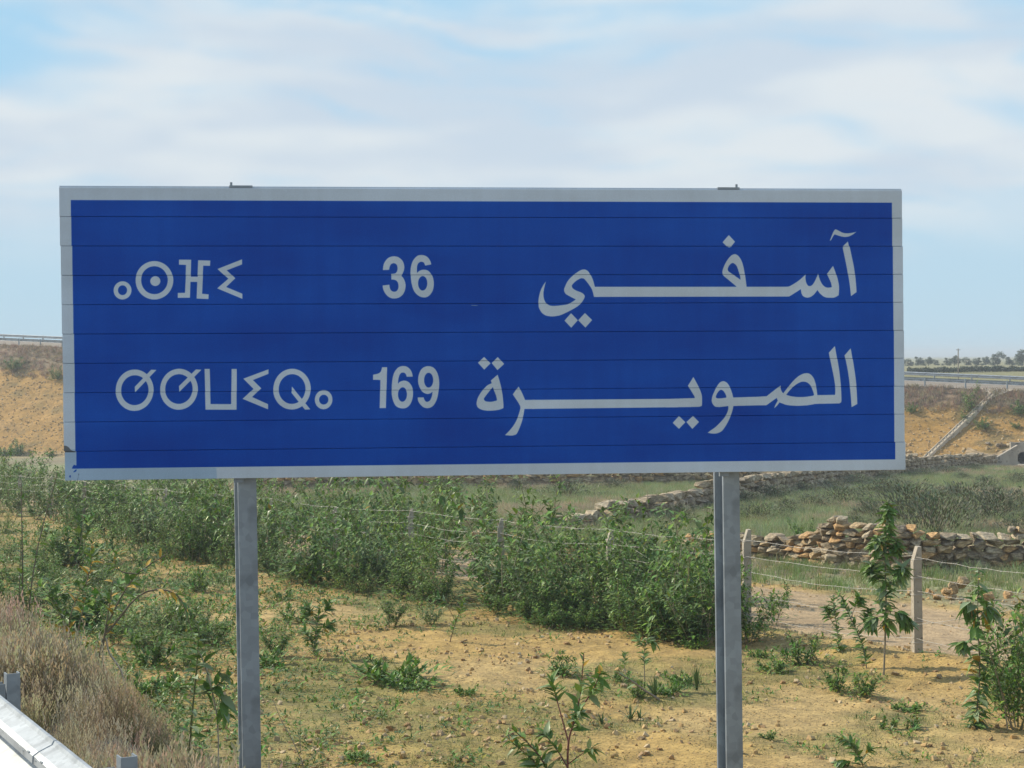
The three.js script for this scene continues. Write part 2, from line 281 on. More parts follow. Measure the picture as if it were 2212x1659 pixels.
function signPrint() {
  const W = 2048, H = Math.round(2048 * SIGN_H / SIGN_W), cv = document.createElement('canvas'); cv.width = W; cv.height = H; const g = cv.getContext('2d');
  const map = homography([[188.4, 597.3], [2871, 606.9], [2885.4, 1498.3], [203.1, 1532.8]], [[0, 0], [W, 0], [W, H], [0, H]]);
  const WHITE = '#c5cfd8', BLUE = '#0047a9';
  g.fillStyle = WHITE; g.fillRect(0, 0, W, H);
  const pathOf = (text, ox, oy, sc) => {                                        // smooth closed outline; «!» marks a corner
    const pts = text.trim().split(/\s+/).map((s) => { const [x, y] = s.replace('!', '').split(',').map(Number); return { p: map(ox + x / sc, oy + y / sc), k: s.endsWith('!') }; });
    const n = pts.length; g.moveTo(...pts[0].p);
    for (let i = 0; i < n; i++) {
      const a = pts[(i + n - 1) % n], b = pts[i], c = pts[(i + 1) % n], d = pts[(i + 2) % n], t = 1 / 6;
      const c1 = b.k ? b.p : [b.p[0] + (c.p[0] - a.p[0]) * t, b.p[1] + (c.p[1] - a.p[1]) * t], c2 = c.k ? c.p : [c.p[0] - (d.p[0] - b.p[0]) * t, c.p[1] - (d.p[1] - b.p[1]) * t];
      g.bezierCurveTo(...c1, ...c2, ...c.p);
    }
    g.closePath();
  };
  const poly = (text, ox, oy, sc) => { const pts = text.trim().split(/\s+/).map((s) => map(ox + s.split(',')[0] / sc, oy + s.split(',')[1] / sc)); g.moveTo(...pts[0]); pts.slice(1).forEach((q) => g.lineTo(...q)); g.closePath(); };
  const oval = (cx, cy, rx, ry, ox, oy, sc) => { for (let k = 0; k <= 48; k++) { const w = k / 48 * Math.PI * 2, q = map(ox + (cx + rx * Math.cos(w)) / sc, oy + (cy + ry * Math.sin(w)) / sc); k ? g.lineTo(...q) : g.moveTo(...q); } g.closePath(); };
  const fill = (col, fn) => { g.fillStyle = col; g.beginPath(); fn(); g.fill('evenodd'); };
  fill('#a6bccf', () => poly('203,1533 690,1527 687,1491 243,1494 240,1432 201,1436', 0, 0, 1));   // bluer replacement tape
  fill(BLUE, () => poly('228.5,638.5 2837,646.5 2849.8,1464.4 242.1,1493.8', 0, 0, 1));
  // torn tape at the lower left corner
  let o = [150, 1400, 8.848];
  fill('#6c6f72', () => pathOf('455,190! 540,185 620,230 680,300 790,355! 800,372! 455,375!', ...o));
  fill(BLUE, () => pathOf('690,832! 700,790 745,720! 785,738 830,740! 900,826!', ...o));
  fill(BLUE, () => pathOf('720,935! 760,890 812,850! 815,890 780,920', ...o));
  fill('#2c50a0', () => pathOf('645,1008! 612,1045 640,1095! 660,1050', ...o));
  fill('#7d8ea0', () => pathOf('870,968! 855,1000 868,1030 830,1170! 845,1170! 885,1020 900,985', ...o));
  // first line, Tifinagh
  o = [340, 800, 4.8087];
  fill(WHITE, () => { oval(245, 604, 137, 140, ...o); oval(245, 602, 69, 74, ...o); });
  fill(WHITE, () => { oval(732, 450, 289, 295, ...o); oval(732, 448, 203, 213, ...o); oval(745, 462, 78, 76, ...o); });
  fill(WHITE, () => poly('1108,133 1295,135 1290,395 1392,395 1400,142 1588,147 1583,230 1480,225 1462,655 1563,665 1560,738 1378,730 1385,475 1283,475 1277,718 1090,720 1090,643 1200,640 1210,400 1215,215 1108,212', ...o));
  fill(WHITE, () => poly('2073,128 2073,208 1840,298 1970,418 1830,553 2078,655 2078,735 1690,573 1860,425 1695,277', ...o));
  // second line, Tifinagh
  o = [340, 1150, 2.9892];
  fill(WHITE, () => { oval(265, 280, 181, 198, ...o); oval(267, 280, 130, 142, ...o); }); fill(WHITE, () => poly('265,248 420,84 472,86 268,303', ...o));
  fill(WHITE, () => { oval(687, 271, 180, 196, ...o); oval(686, 269, 130, 141, ...o); }); fill(WHITE, () => poly('686,240 846,82 900,84 690,297', ...o));
  fill(WHITE, () => poly('928,77 978,77 990,412 1185,412 1185,77 1235,77 1238,466 942,466', ...o));
  fill(WHITE, () => poly('1537,80 1537,125 1390,183 1470,262 1385,345 1537,413 1537,463 1293,362 1395,268 1297,170', ...o));
  fill(WHITE, () => { oval(1762, 270, 179, 195, ...o); oval(1763, 269, 127, 141, ...o); }); fill(WHITE, () => poly('1760,243 1940,463 1888,466 1758,305', ...o));
  fill(WHITE, () => { oval(2065, 370, 84, 92, ...o); oval(2066, 370, 44, 46, ...o); });
  // numbers
  o = [1180, 790, 9.2167];
  fill(WHITE, () => pathOf('355,655! 375,500 420,400 500,305 600,258 700,248 800,270 900,345 960,440 985,550 975,660 940,750 895,828! 940,870 990,960 1018,1060 1018,1170 985,1300 920,1400 820,1465 690,1490 580,1470 480,1405 405,1310 360,1200 348,1105! 545,1080! 565,1190 600,1250 660,1283 730,1280 780,1240 808,1170 810,1090 785,1010 740,960 680,940 600,935! 597,765! 700,755 750,720 780,660 785,580 765,510 720,465 660,455 600,480 560,550 540,648!', ...o));
  fill(WHITE, () => { pathOf('1775,490! 1750,400 1690,300 1600,235 1500,210 1400,220 1310,280 1230,390 1185,520 1165,680 1170,850 1195,1050 1250,1230 1330,1350 1440,1430 1560,1458 1660,1440 1750,1370 1820,1250 1848,1100 1840,950 1800,820 1730,710 1650,655 1550,640 1460,660 1395,700 1358,740! 1355,640 1365,520 1400,450 1460,412 1520,415 1565,450 1595,525!', ...o); oval(1521, 1042, 134, 211, ...o); });
  o = [1170, 1150, 8.848];
  fill(WHITE, () => pathOf('545,178! 527,1335! 350,1335! 357,543! 150,535! 150,390! 250,370 320,345 370,290 400,180!', ...o));
  fill(WHITE, () => { pathOf('1268,445! 1250,350 1200,250 1110,170 1010,145 910,160 820,220 740,340 700,490 680,680 680,880 695,1020 740,1170 800,1270 890,1325 1000,1345 1100,1325 1200,1240 1260,1110 1285,960 1280,830 1240,710 1160,605 1080,565 1000,558 910,590 855,650! 865,520 890,420 930,355 990,332 1040,345 1075,385 1098,450!', ...o); oval(987, 950, 125, 203, ...o); });
  fill(WHITE, () => { pathOf('1415,1030! 1585,1030! 1610,1100 1650,1145 1700,1155 1760,1120 1800,1040 1825,950 1833,868! 1780,915 1700,938 1620,920 1550,875 1490,800 1440,690 1418,570 1430,420 1480,280 1560,190 1660,150 1760,155 1860,200 1940,300 1990,430 2015,590 2012,760 1990,950 1950,1110 1880,1240 1790,1315 1690,1338 1580,1310 1490,1230 1430,1130', ...o); oval(1716, 545, 127, 207, ...o); });
  // Arabic, first line
  o = [1700, 830, 7.2125];
  fill(WHITE, () => pathOf('1390,607! 1345,450 1300,350 1240,255 1190,218 1140,207 1085,217 1020,250 880,350 800,430 735,530 690,640 683,690 700,740 740,785 860,850 955,897! 860,960 760,1008 620,1030 470,1045 380,1040 310,1010 260,960 225,880 212,800 215,720 235,610 270,478! 205,570 150,680 115,800 98,920 100,1050 120,1120 180,1210 270,1268 400,1288 520,1278 640,1245 800,1170 960,1080 1050,1010 1110,940 1150,870 1158,820 1135,775 1075,735 980,700 900,655 870,620 862,585 880,550 950,480 1050,420 1085,412 1130,420 1180,465 1250,555 1310,645 1345,735 1370,840! 1500,840! 1500,607!', ...o));
  fill(WHITE, () => poly('845,1212 1005,1375 852,1548 695,1385', ...o)); fill(WHITE, () => poly('1163,1207 1333,1370 1178,1545 1010,1375', ...o));
  fill(WHITE, () => poly('1895,914.2 2512,913.9 2512,945 1895,946.6', 0, 0, 1));
  o = [2260, 730, 7.2125];
  fill(WHITE, () => { pathOf('835,1345! 812,1190 785,1000 750,840 705,715 645,625 590,585 545,578 480,605 410,680 335,800 285,930 275,1000 290,1060 330,1105 450,1200 595,1320! 595,1345!', ...o); pathOf('690,1165! 672,1060 640,950 600,850 550,800 510,785 470,800 425,850 400,910 400,935 420,975 530,1050 600,1105', ...o); });
  fill(WHITE, () => pathOf('428,140! 575,295! 490,400! 430,425 385,405! 285,305!', ...o));
  o = [2500, 720, 6.9125];
  fill(WHITE, () => pathOf('0,1340! 60,1335 150,1290 300,1190 435,1065! 430,1150 445,1240 480,1305 520,1325 580,1300 640,1210 710,1045! 735,1150 790,1270 860,1340 930,1360 1010,1350! 985,1240 900,1065! 1035,880! 1080,990 1130,1140 1165,1290 1172,1400 1165,1530! 1080,1575 960,1585 850,1565 760,1500 695,1415! 640,1490 560,1560 480,1582 400,1560 350,1500 330,1395! 230,1460 100,1540 30,1558 0,1558!', ...o));
  fill(WHITE, () => pathOf('1370,340! 1415,540 1500,930 1540,1250 1558,1460! 1435,1550! 1400,1270 1330,880 1245,500! 1245,465!', ...o));
  fill(WHITE, () => pathOf('970,335! 1030,170 1070,95 1105,80 1160,105 1250,150 1350,165 1450,155 1560,130! 1480,190 1390,235 1300,247 1200,230 1075,190! 1040,240 1000,315!', ...o));
  // Arabic, second line
  o = [1500, 1120, 5.925];
  fill(WHITE, () => poly('240,102 360,225 240,345 120,215', ...o)); fill(WHITE, () => poly('497,105 617,237 490,353 378,220', ...o));
  fill(WHITE, () => { pathOf('495,437! 530,550 570,700 595,830 612,1000 612,1070! 540,1100 430,1118 330,1122 220,1108 140,1070 110,1020 105,970 125,880 180,780 250,690 310,635 385,600! 365,550!', ...o); pathOf('405,675! 440,760 475,850 490,925! 420,945 350,953 280,942 245,910 250,880 300,810', ...o); });
  fill(WHITE, () => pathOf('890,662! 950,760 1000,870 1018,915! 1200,915! 1200,1087! 1010,1088! 990,1210 965,1310 920,1440 870,1550 820,1582 740,1592 640,1585! 740,1480 820,1370 880,1250 920,1120 932,1060 910,1000 860,920 785,812!', ...o));
  fill(WHITE, () => poly('1695,1274.5 2140,1271.3 2140,1298.3 1695,1303.4', 0, 0, 1));
  o = [2120, 1180, 7.539];
  fill(WHITE, () => pathOf('0,690! 690,668! 685,630 600,490 522,375! 652,160! 720,280 800,430 845,540 868,640 870,830 845,868 780,882! 0,895!', ...o));
  fill(WHITE, () => poly('315,1098 472,1250 320,1412 165,1265', ...o)); fill(WHITE, () => poly('652,1098 800,1245 640,1412 495,1245', ...o));
  fill(WHITE, () => { pathOf('1618,655! 1590,550 1540,420 1470,310 1410,270 1360,263 1300,285 1230,370 1170,490 1120,610 1100,710 1110,780 1150,845 1200,880 1290,888 1400,875 1500,862! 1500,930 1475,1020 1420,1120 1330,1230 1200,1360 1090,1440 1005,1505! 1120,1525 1230,1520 1310,1490 1380,1430 1470,1290 1550,1120 1600,980 1625,860! 2125,848! 2125,640!', ...o); pathOf('1455,655! 1430,575 1380,500 1330,472 1290,485 1235,550 1200,635 1210,662 1250,675 1350,672', ...o); });
  o = [2400, 1090, 6.1444];
  fill(WHITE, () => { pathOf('0,1075! 230,1062 270,1045 380,960 522,850! 525,910 545,965 575,1003! 650,905 740,790 840,690 940,628 1040,610 1110,640 1165,710 1205,820 1230,940 1243,1040! 1588,1035! 1590,900 1560,700 1500,420 1458,210! 1575,78! 1610,260 1660,540 1700,860 1713,1050 1715,1150 1705,1185 1670,1205! 1200,1215! 1100,1235 950,1248 800,1250 650,1235 570,1210 505,1185! 460,1245 400,1300! 425,1230 470,1150! 447,1098! 250,1240! 0,1243!', ...o); pathOf('635,1035! 700,950 800,850 900,790 970,778 1040,795 1110,860 1155,960 1175,1035 1140,1055 1000,1075 850,1077 720,1060', ...o); });
  fill(WHITE, () => pathOf('1885,120! 1940,420 1990,740 2015,1000 2028,1215! 1915,1280! 1885,950 1830,560 1765,262!', ...o));
  // grain and painted sparkle specks of the reflective sheeting, a scratch and faint dirt runs
  g.strokeStyle = '#8fa0b8'; g.lineWidth = 1.5; g.beginPath(); g.moveTo(...map(1500, 973)); g.lineTo(...map(1520, 974)); g.stroke();
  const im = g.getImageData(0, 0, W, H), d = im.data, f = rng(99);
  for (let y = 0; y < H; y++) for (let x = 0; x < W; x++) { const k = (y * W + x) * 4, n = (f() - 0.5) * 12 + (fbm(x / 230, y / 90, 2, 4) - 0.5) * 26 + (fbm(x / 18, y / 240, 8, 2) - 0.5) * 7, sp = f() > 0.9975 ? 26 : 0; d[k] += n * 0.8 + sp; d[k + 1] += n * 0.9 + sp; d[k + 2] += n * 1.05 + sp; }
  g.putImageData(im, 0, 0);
  const t = new THREE.CanvasTexture(cv); t.colorSpace = THREE.SRGBColorSpace; t.anisotropy = 8; return t;
}
{
  const lm = atDepth(132.6, 721.8, 8.91), rm = atDepth(1950.5, 713.4, 9.353);
  const ex = V().subVectors(rm, lm).normalize(), ez = V().crossVectors(ex, V(0, 1, 0)).normalize(), ey = V().crossVectors(ez, ex);
  const mid = V().addVectors(lm, rm).multiplyScalar(0.5);
  const gy = Math.min(groundY(mid.x - 1.25, mid.z), groundY(mid.x + 1.25, mid.z)) - 0.05;
  const sign = thing('road_sign', 'large blue direction sign with white Arabic and Tifinagh lettering on two steel posts', 'road sign', V(mid.x, gy, mid.z));
  sign.quaternion.setFromRotationMatrix(new THREE.Matrix4().makeBasis(ex, ey, ez));
  const up = (mid.y - gy) / ey.y;
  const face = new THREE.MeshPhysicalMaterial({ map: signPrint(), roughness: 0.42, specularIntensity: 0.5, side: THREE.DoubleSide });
  const f = rng(21), h = 0.15, g = 0.0009;
  for (let k = 0; k < 10; k++) {
    const y0 = SIGN_H / 2 - (k + 1) * h, yc = y0 + h / 2, hh = h / 2 - g;
    const prof = [[-hh + 0.001, 0], [hh - 0.001, 0], [hh, -0.002], [hh, -0.010], [hh + 0.009, -0.010], [hh + 0.009, -0.020], [hh, -0.020], [hh, -0.032], [-hh, -0.032], [-hh, -0.002]];
    const geo = prism(prof, SIGN_W), p = geo.attributes.position, uv = geo.attributes.uv;
    for (let i = 0; i < p.count; i++) uv.setXY(i, clamp(p.getX(i) / SIGN_W + 0.5, 0.001, 0.999), clamp((p.getY(i) + yc) / SIGN_H + 0.5, 0.001, 0.999));
    const m = part('plank', geo, face, sign);
    m.position.set(-yc * 0.0098 + (f() - 0.5) * 0.004, up + yc, (f() - 0.5) * 0.002); m.rotation.x = (f() - 0.5) * 0.014;
  }
  const bolt = new THREE.CylinderGeometry(0.009, 0.009, 0.016, 6).rotateX(Math.PI / 2);
  for (const [px, seed] of [[531, 1], [1576.5, 2]]) {
    const r = ray(px, 1060), pl = new THREE.Plane().setFromNormalAndCoplanarPoint(ez, mid.clone().addScaledVector(ez, -0.05));
    const q = new THREE.Ray(camera.position, r.clone().normalize()).intersectPlane(pl, V());
    const lx = q.clone().sub(sign.position).dot(ex), top = up + SIGN_H / 2 + 0.008;
    const L = top + 0.3, b = 0.048, dpt = 0.06, tf = 0.014, tw = 0.006;
    const H = [[-b, dpt], [b, dpt], [b, dpt - tf], [tw, dpt - tf], [tw, -dpt + tf], [b, -dpt + tf], [b, -dpt], [-b, -dpt], [-b, -dpt + tf], [-tw, -dpt + tf], [-tw, dpt - tf], [-b, dpt - tf]];
    const geo = prism(H, L, 1).rotateZ(Math.PI / 2);
    const post = part('post', geo, mat.galv, sign); post.position.set(lx + (seed === 1 ? 0.002 : 0.004), top - L / 2, -0.112); post.rotation.set(0, 13.5 * Math.PI / 180, 0.5 * Math.PI / 180, 'ZYX');
    for (const yy of [-0.65, -0.35, 0.05, 0.45]) { const c = part('clamp', box(0.19, 0.045, 0.008), mat.galv, sign); c.position.set(lx, up + yy, -0.0395); for (const s of [-1, 1]) { const bb = part('bolt', bolt, mat.galv, c); bb.position.set(s * 0.075, 0, -0.012); } }
    const cap = part('bracket', box(0.118, 0.012, 0.03), mat.galv, sign); cap.position.set(lx - 0.011 * 0.9, up + SIGN_H / 2 + 0.0065, -0.016);
    const nut = part('bolt', new THREE.CylinderGeometry(0.007, 0.007, 0.022, 6), mat.galv, cap); nut.position.set(seed === 1 ? -0.05 : 0.045, 0.012, 0);
    const low = part('bracket', box(0.05, 0.022, 0.02), mat.galv, sign); low.position.set(lx - 0.035, up - SIGN_H / 2 - 0.012, -0.034);
  }
}

// ------------------------------------------------------------------ guard rails
function wBeam() { const h = [[0.155, -0.012], [0.155, 0], [0.140, 0.008], [0.118, 0.060], [0.104, 0.081], [0.075, 0.083], [0.058, 0.066], [0.022, 0.008], [0, 0.001], [-0.022, 0.008], [-0.058, 0.066], [-0.075, 0.083], [-0.104, 0.081], [-0.118, 0.060], [-0.140, 0.008], [-0.155, 0], [-0.155, -0.012]]; const back = h.map(([y, z]) => [y * 0.985, z - 0.005]).reverse(); return h.concat(back); }
{
  const g = thing('guardrail', 'galvanised wave-profile crash barrier running past the dry roadside grass', 'guardrail', V(railAt(-6), 2.12, -6), 0);
  g.rotation.y = Math.atan2(-0.883, 0.469);                                      // local x runs back towards us, local z to the road
  const top = 0.80;
  for (let k = -9; k < 3; k++) {
    const beam = part('rail_beam', prism(wBeam(), 4.0, 1.3), mat.rail, g); beam.position.set(k * 4 + 1.15, top - 0.155, -0.083 + (k % 2 ? 0.004 : 0)); if (k % 2) beam.position.y += 0.002;
    for (const s of [-1, 1]) for (const [dx, dy] of [[-0.06, 0.10], [0.03, 0.112]]) { const b = part('bolt_slot', new THREE.CapsuleGeometry(0.006, 0.022, 3, 8).rotateZ(Math.PI / 2), mat.galv, beam); b.position.set(s * 1.9 + dx, dy - 0.006, 0.080); b.scale.z = 0.45; }
  }
  for (let k = -18; k < 6; k++) {
    const px = k * 2 - 0.46;
    const C = [[-0.031, -0.032], [0.031, -0.032], [0.031, -0.026], [-0.025, -0.026], [-0.025, 0.026], [0.031, 0.026], [0.031, 0.032], [-0.031, 0.032]];
    const post = part('post', prism(C, 1.35).rotateZ(Math.PI / 2), mat.galv, g); post.position.set(px, top - 0.675, -0.262);
    const sp = part('spacer', mergeGeometries([box(0.006, 0.18, 0.13).translate(-0.03, 0, 0), box(0.006, 0.18, 0.13).translate(0.03, 0, 0), box(0.066, 0.18, 0.006).translate(0, 0, 0.066)]), mat.galv, g); sp.position.set(px, top - 0.135, -0.158);
  }
}
function farRail(name, back, label) {
  const s0 = -40, g = thing(name, label, 'guardrail', V(RC.x + EU.x * s0 - EN.x * back, crestY(s0), RC.z + EU.z * s0 - EN.z * back));
  const P = (s, y) => V(RC.x + EU.x * s - EN.x * back, crestY(s) + y + (back > 5 ? 0.12 : 0), RC.z + EU.z * s - EN.z * back).sub(g.position);
  const beamG = prism(wBeam().map(([y, z]) => [y, z]), 3.39, 0.5), postG = box(0.12, 0.95, 0.10);
  for (let s = s0; s < 150; s += 3.4) {
    const a = P(s, 0.62), b = P(s + 3.4, 0.62), m = part('rail_beam', beamG, mat.rail, g); m.position.copy(a).add(b).multiplyScalar(0.5); m.quaternion.setFromUnitVectors(V(1, 0, 0), V().subVectors(a, b).normalize()); m.rotateX(0);
    if (back > 5) m.rotateX(0); else m.rotateY(Math.PI);
    const q = part('post', postG, mat.galv, g); q.position.copy(P(s, 0.33)).add(V(EN.x * (back > 5 ? -0.16 : 0.10), 0, EN.z * (back > 5 ? -0.16 : 0.10)));
  }
}
farRail('guardrail', 0.9, 'distant crash barrier along the near edge of the embankment road');
farRail('guardrail', 14.2, 'distant crash barrier along the far edge of the embankment road');

// ------------------------------------------------------------------ stones and dry stone walls
const stoneG = [];
{ const f = rng(31); for (let k = 0; k < 14; k++) { const pts = []; for (let i = 0; i < 17; i++) { const a = f() * 6.283, u = f() * 2 - 1, r = Math.sqrt(1 - u * u), q = [r * Math.cos(a), u, r * Math.sin(a)].map((v) => Math.sign(v) * Math.pow(Math.abs(v), 0.55) * 0.5); pts.push(V(...q).multiplyScalar(rr(0.86, 1.04, f))); } const g = new ConvexGeometry(pts); boxUV(g, 1.1); stoneG.push(g); } }
function stoneAt(parent, x, y, z, w, h, d, turn, f, tilt = 0.12, name = 'stone', pal) { const m = part(name, stoneG[f() * stoneG.length | 0], mat.stone[pal ? pal[f() * pal.length | 0] : f() * mat.stone.length | 0], parent); m.position.set(x, y, z); m.scale.set(w, h, d); m.rotation.set((f() - 0.5) * tilt, turn + (f() - 0.5) * 0.25, (f() - 0.5) * tilt * 1.4, 'YXZ'); return m; }
function wallThing(label, line, avg, course, thick, seed, maxParts, pal) {        // line: [x, z, height] ...
  const f = rng(seed), P0 = line[0], g = thing('dry_stone_wall', label, 'wall', V(P0[0], groundY(P0[0], P0[1]), P0[1]));
  const seg = []; let tot = 0; for (let i = 0; i < line.length - 1; i++) { const l = Math.hypot(line[i + 1][0] - line[i][0], line[i + 1][1] - line[i][1]); seg.push(l); tot += l; }
  const at = (s) => { let i = 0; while (i < seg.length - 1 && s > seg[i]) s -= seg[i++]; const t = clamp(s / seg[i]), a = line[i], b = line[i + 1]; return { x: mix(a[0], b[0], t), z: mix(a[1], b[1], t), h: mix(a[2], b[2], t), turn: Math.atan2(-(b[1] - a[1]), b[0] - a[0]) }; };
  const list = [];
  for (let r = 0; r < 8; r++) { let s = f() * avg * 0.5 - avg * 0.2; while (s < tot) { const w = avg * rr(0.55, 1.6, f), q = at(s + w / 2), hs = q.h * (0.84 + 0.32 * vnoise((s + seed) * 1.1, seed)); const y = r * course; if (y < hs - course * 0.3) list.push([q, y, w, r]); s += w * 0.95; } }
  list.sort((a, b) => Math.hypot(a[0].x, a[0].z) - Math.hypot(b[0].x, b[0].z));
  const rest = [];
  list.forEach(([q, y, w, r], k) => {
    const gy = groundY(q.x, q.z) - g.position.y, hh = course * rr(0.95, 1.4, f), dd = thick * rr(0.8, 1.1, f), j = (f() - 0.5) * 0.1;
    const nx = Math.sin(q.turn), nz = Math.cos(q.turn);
    if (k < maxParts) stoneAt(g, q.x - g.position.x + nx * j, gy + y + course * 0.5, q.z - g.position.z + nz * j, w * 1.06, hh, dd, q.turn, f, 0.22, 'stone', pal);
    else { const m = new THREE.Mesh(stoneG[f() * 14 | 0]); m.position.set(q.x - g.position.x + nx * j, gy + y + course * 0.5, q.z - g.position.z + nz * j); m.scale.set(w * 1.06, hh, dd); m.rotation.set((f() - 0.5) * 0.22, q.turn, (f() - 0.5) * 0.3, 'YXZ'); m.updateMatrix(); const c = m.geometry.clone().applyMatrix4(m.matrix); rest.push(c); }
  });
  if (rest.length) { const m = part('far_stones', mergeGeometries(rest), mat.stone[1], g); m.userData.kind = 'stuff'; }
  const A = new Acc(), n = Math.ceil(tot / 0.5); let prev = null;                  // rubble filling
  for (let i = 0; i <= n; i++) { const q = at(tot * i / n), nx = Math.sin(q.turn) * thick * 0.14, nz = Math.cos(q.turn) * thick * 0.14, y0 = groundY(q.x, q.z) - g.position.y - 0.05, h = Math.max(0.06, q.h * 0.55 + 0.1 * (f() - 0.5)), ox = q.x - g.position.x, oz = q.z - g.position.z; const v = [A.v(ox + nx, y0, oz + nz), A.v(ox + nx, y0 + h, oz + nz), A.v(ox - nx, y0 + h, oz - nz), A.v(ox - nx, y0, oz - nz)]; if (prev) for (let k = 0; k < 3; k++) A.quad(prev[k], v[k], v[k + 1], prev[k + 1]); prev = v; }
  const cg = A.geo(); cg.deleteAttribute('color'); boxUV(cg); part('rubble_core', cg, mat.stone[4], g);
  return g;
}
const gp = (px, py) => { const q = ground(px, py); return [q.x, q.z]; };
wallThing('low dry stone wall of tan stones beyond the dirt track, partly collapsed', [[...gp(1490, 1190), 0.4], [...gp(1580, 1202), 0.58], [...gp(1700, 1212), 0.64], [...gp(1770, 1220), 0.82], [...gp(1805, 1226), 1.12], [...gp(1850, 1230), 0.88], [...gp(1960, 1234), 0.95], [...gp(2090, 1237), 0.98], [...gp(2230, 1238), 0.95], [...gp(2330, 1243), 1.0]], 0.30, 0.150, 0.55, 41, 298);
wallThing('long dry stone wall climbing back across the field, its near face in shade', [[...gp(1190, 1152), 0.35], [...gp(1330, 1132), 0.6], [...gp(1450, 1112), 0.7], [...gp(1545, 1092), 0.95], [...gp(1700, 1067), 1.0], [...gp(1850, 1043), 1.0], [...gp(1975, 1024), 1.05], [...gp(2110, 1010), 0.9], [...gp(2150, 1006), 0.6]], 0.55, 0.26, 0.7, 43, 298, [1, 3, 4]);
wallThing('far dry stone wall crossing the field level with the foot of the sign board', [[...gp(520, 1062), 0.9], [...gp(900, 1056), 0.9], [...gp(1300, 1051), 1.0], [...gp(1550, 1046), 1.0], [...gp(1640, 1043), 0.8]], 0.55, 0.26, 0.7, 45, 260, [1, 4, 0, 2]);
function heap(label, px, py, w, n, seed, size, pal) {
  const f = rng(seed), c = ground(px, py), g = thing('rubble_heap', label, 'stones', c);
  for (let k = 0; k < n; k++) { const a = f() * 6.28, r = Math.sqrt(f()) * w / 2, x = Math.cos(a) * r, z = Math.sin(a) * r * 0.6, s = size * rr(0.5, 1.5, f); const y = groundY(c.x + x, c.z + z) - c.y + Math.max(0, 0.55 * w * (0.32 - r / w * 0.6)) * rr(0.2, 1, f); stoneAt(g, x, y + s * 0.12, z, s, s * rr(0.55, 0.9, f), s * rr(0.7, 1, f), f() * 6, f, 0.7, 'stone', pal); }
}
heap('heap of orange rubble beside the track, seen through the shrubs', 1245, 1212, 1.5, 34, 51, 0.28, [2, 2, 0]);
heap('pale orange rubble heap behind the shrub row near the slim fence post', 1050, 1168, 1.7, 30, 52, 0.28, [2, 2, 0, 3]);
heap('short row of orange stones on the verge between track and stone wall', 2075, 1296, 2.2, 16, 53, 0.20, [2, 2, 0]);

// ------------------------------------------------------------------ wire fence
{
  const g = thing('wire_fence', 'barbed wire fence on square concrete posts beside the dirt track', 'fence', V(FB.x, groundY(FB.x, FB.z), FB.z));
  const f = rng(61), SP = 3.86, posts = [], hs = [1.60, 1.34, 1.10, 0.72, 0.42, 0.2];
  // square post with a bevelled point
  const mk = () => { const w = 0.062, A = [], H = 1.6; const P = [[-w, 0, w], [w, 0, w], [w, 0, -w], [-w, 0, -w], [-w, H - 0.22, w], [w, H - 0.22, w], [w, H - 0.22, -w], [-w, H - 0.22, -w], [w * 0.1, H, w], [w, H, w], [w, H, -w], [w * 0.1, H, -w]]; const q = (a, b, c, d) => A.push(...P[a], ...P[b], ...P[c], ...P[a], ...P[c], ...P[d]); q(0, 1, 5, 4); q(1, 2, 6, 5); q(2, 3, 7, 6); q(3, 0, 4, 7); q(4, 5, 9, 8); q(5, 6, 10, 9); q(6, 7, 11, 10); q(7, 4, 8, 11); q(8, 9, 10, 11); const o = new THREE.BufferGeometry(); o.setAttribute('position', new THREE.Float32BufferAttribute(A, 3)); o.computeVertexNormals(); return boxUV(o, 1.5); };
  const pg = mk();
  for (let k = -3; k < 15; k++) {
    const u = k * SP, x = FB.x + FU.x * u, z = FB.z + FU.z * u, y = groundY(x, z) - 0.1;
    const m = part('concrete_post', pg, mat.concrete, g); m.position.set(x, y, z).sub(g.position); m.rotation.set((f() - 0.5) * 0.03, 0.12 + (f() - 0.5) * 0.2, (f() - 0.5) * 0.05); m.scale.y = k < 2 ? rr(1.0, 1.03, f) : rr(0.90, 0.95, f); posts.push(V(x, y, z).sub(g.position));
    if (k < 8) for (const h of hs.slice(0, 5)) { const t = part('wire_tie', new THREE.TorusGeometry(0.090, 0.004, 4, 10).rotateX(Math.PI / 2), mat.wire, m); t.position.y = h - 0.18; t.scale.set(1, 1, 1); }
  }
  for (let k = 0; k < posts.length - 1; k++) {
    const a = posts[k], b = posts[k + 1];
    const lines = hs.map((h) => [h - 0.12, h - 0.12]); if (k % 2 === 0) lines.push([1.48, 0.5]); if (k % 3 === 1) lines.push([0.4, 1.4]);
    for (const [h0, h1] of lines) { const pts = []; const sag = rr(0.03, 0.09, f); for (let i = 0; i <= 14; i++) { const t = i / 14; pts.push(V(mix(a.x, b.x, t) + FN.x * 0.07 * -1, mix(a.y + h0, b.y + h1, t) - sag * 4 * t * (1 - t) + (f() - 0.5) * 0.022, mix(a.z, b.z, t) + FN.z * -0.07)); }
      const A = new Acc(); A.tube(pts, 0.0028, 0.0028, 4); for (let i = 1; i < 14; i++) { const q = pts[i]; A.tube([q.clone().add(V(-0.02, -0.02, 0.01)), q.clone().add(V(0.02, 0.022, -0.01))], 0.002, 0.0015, 3); } part('wire', A.geo(), mat.wire, g); }
  }
}

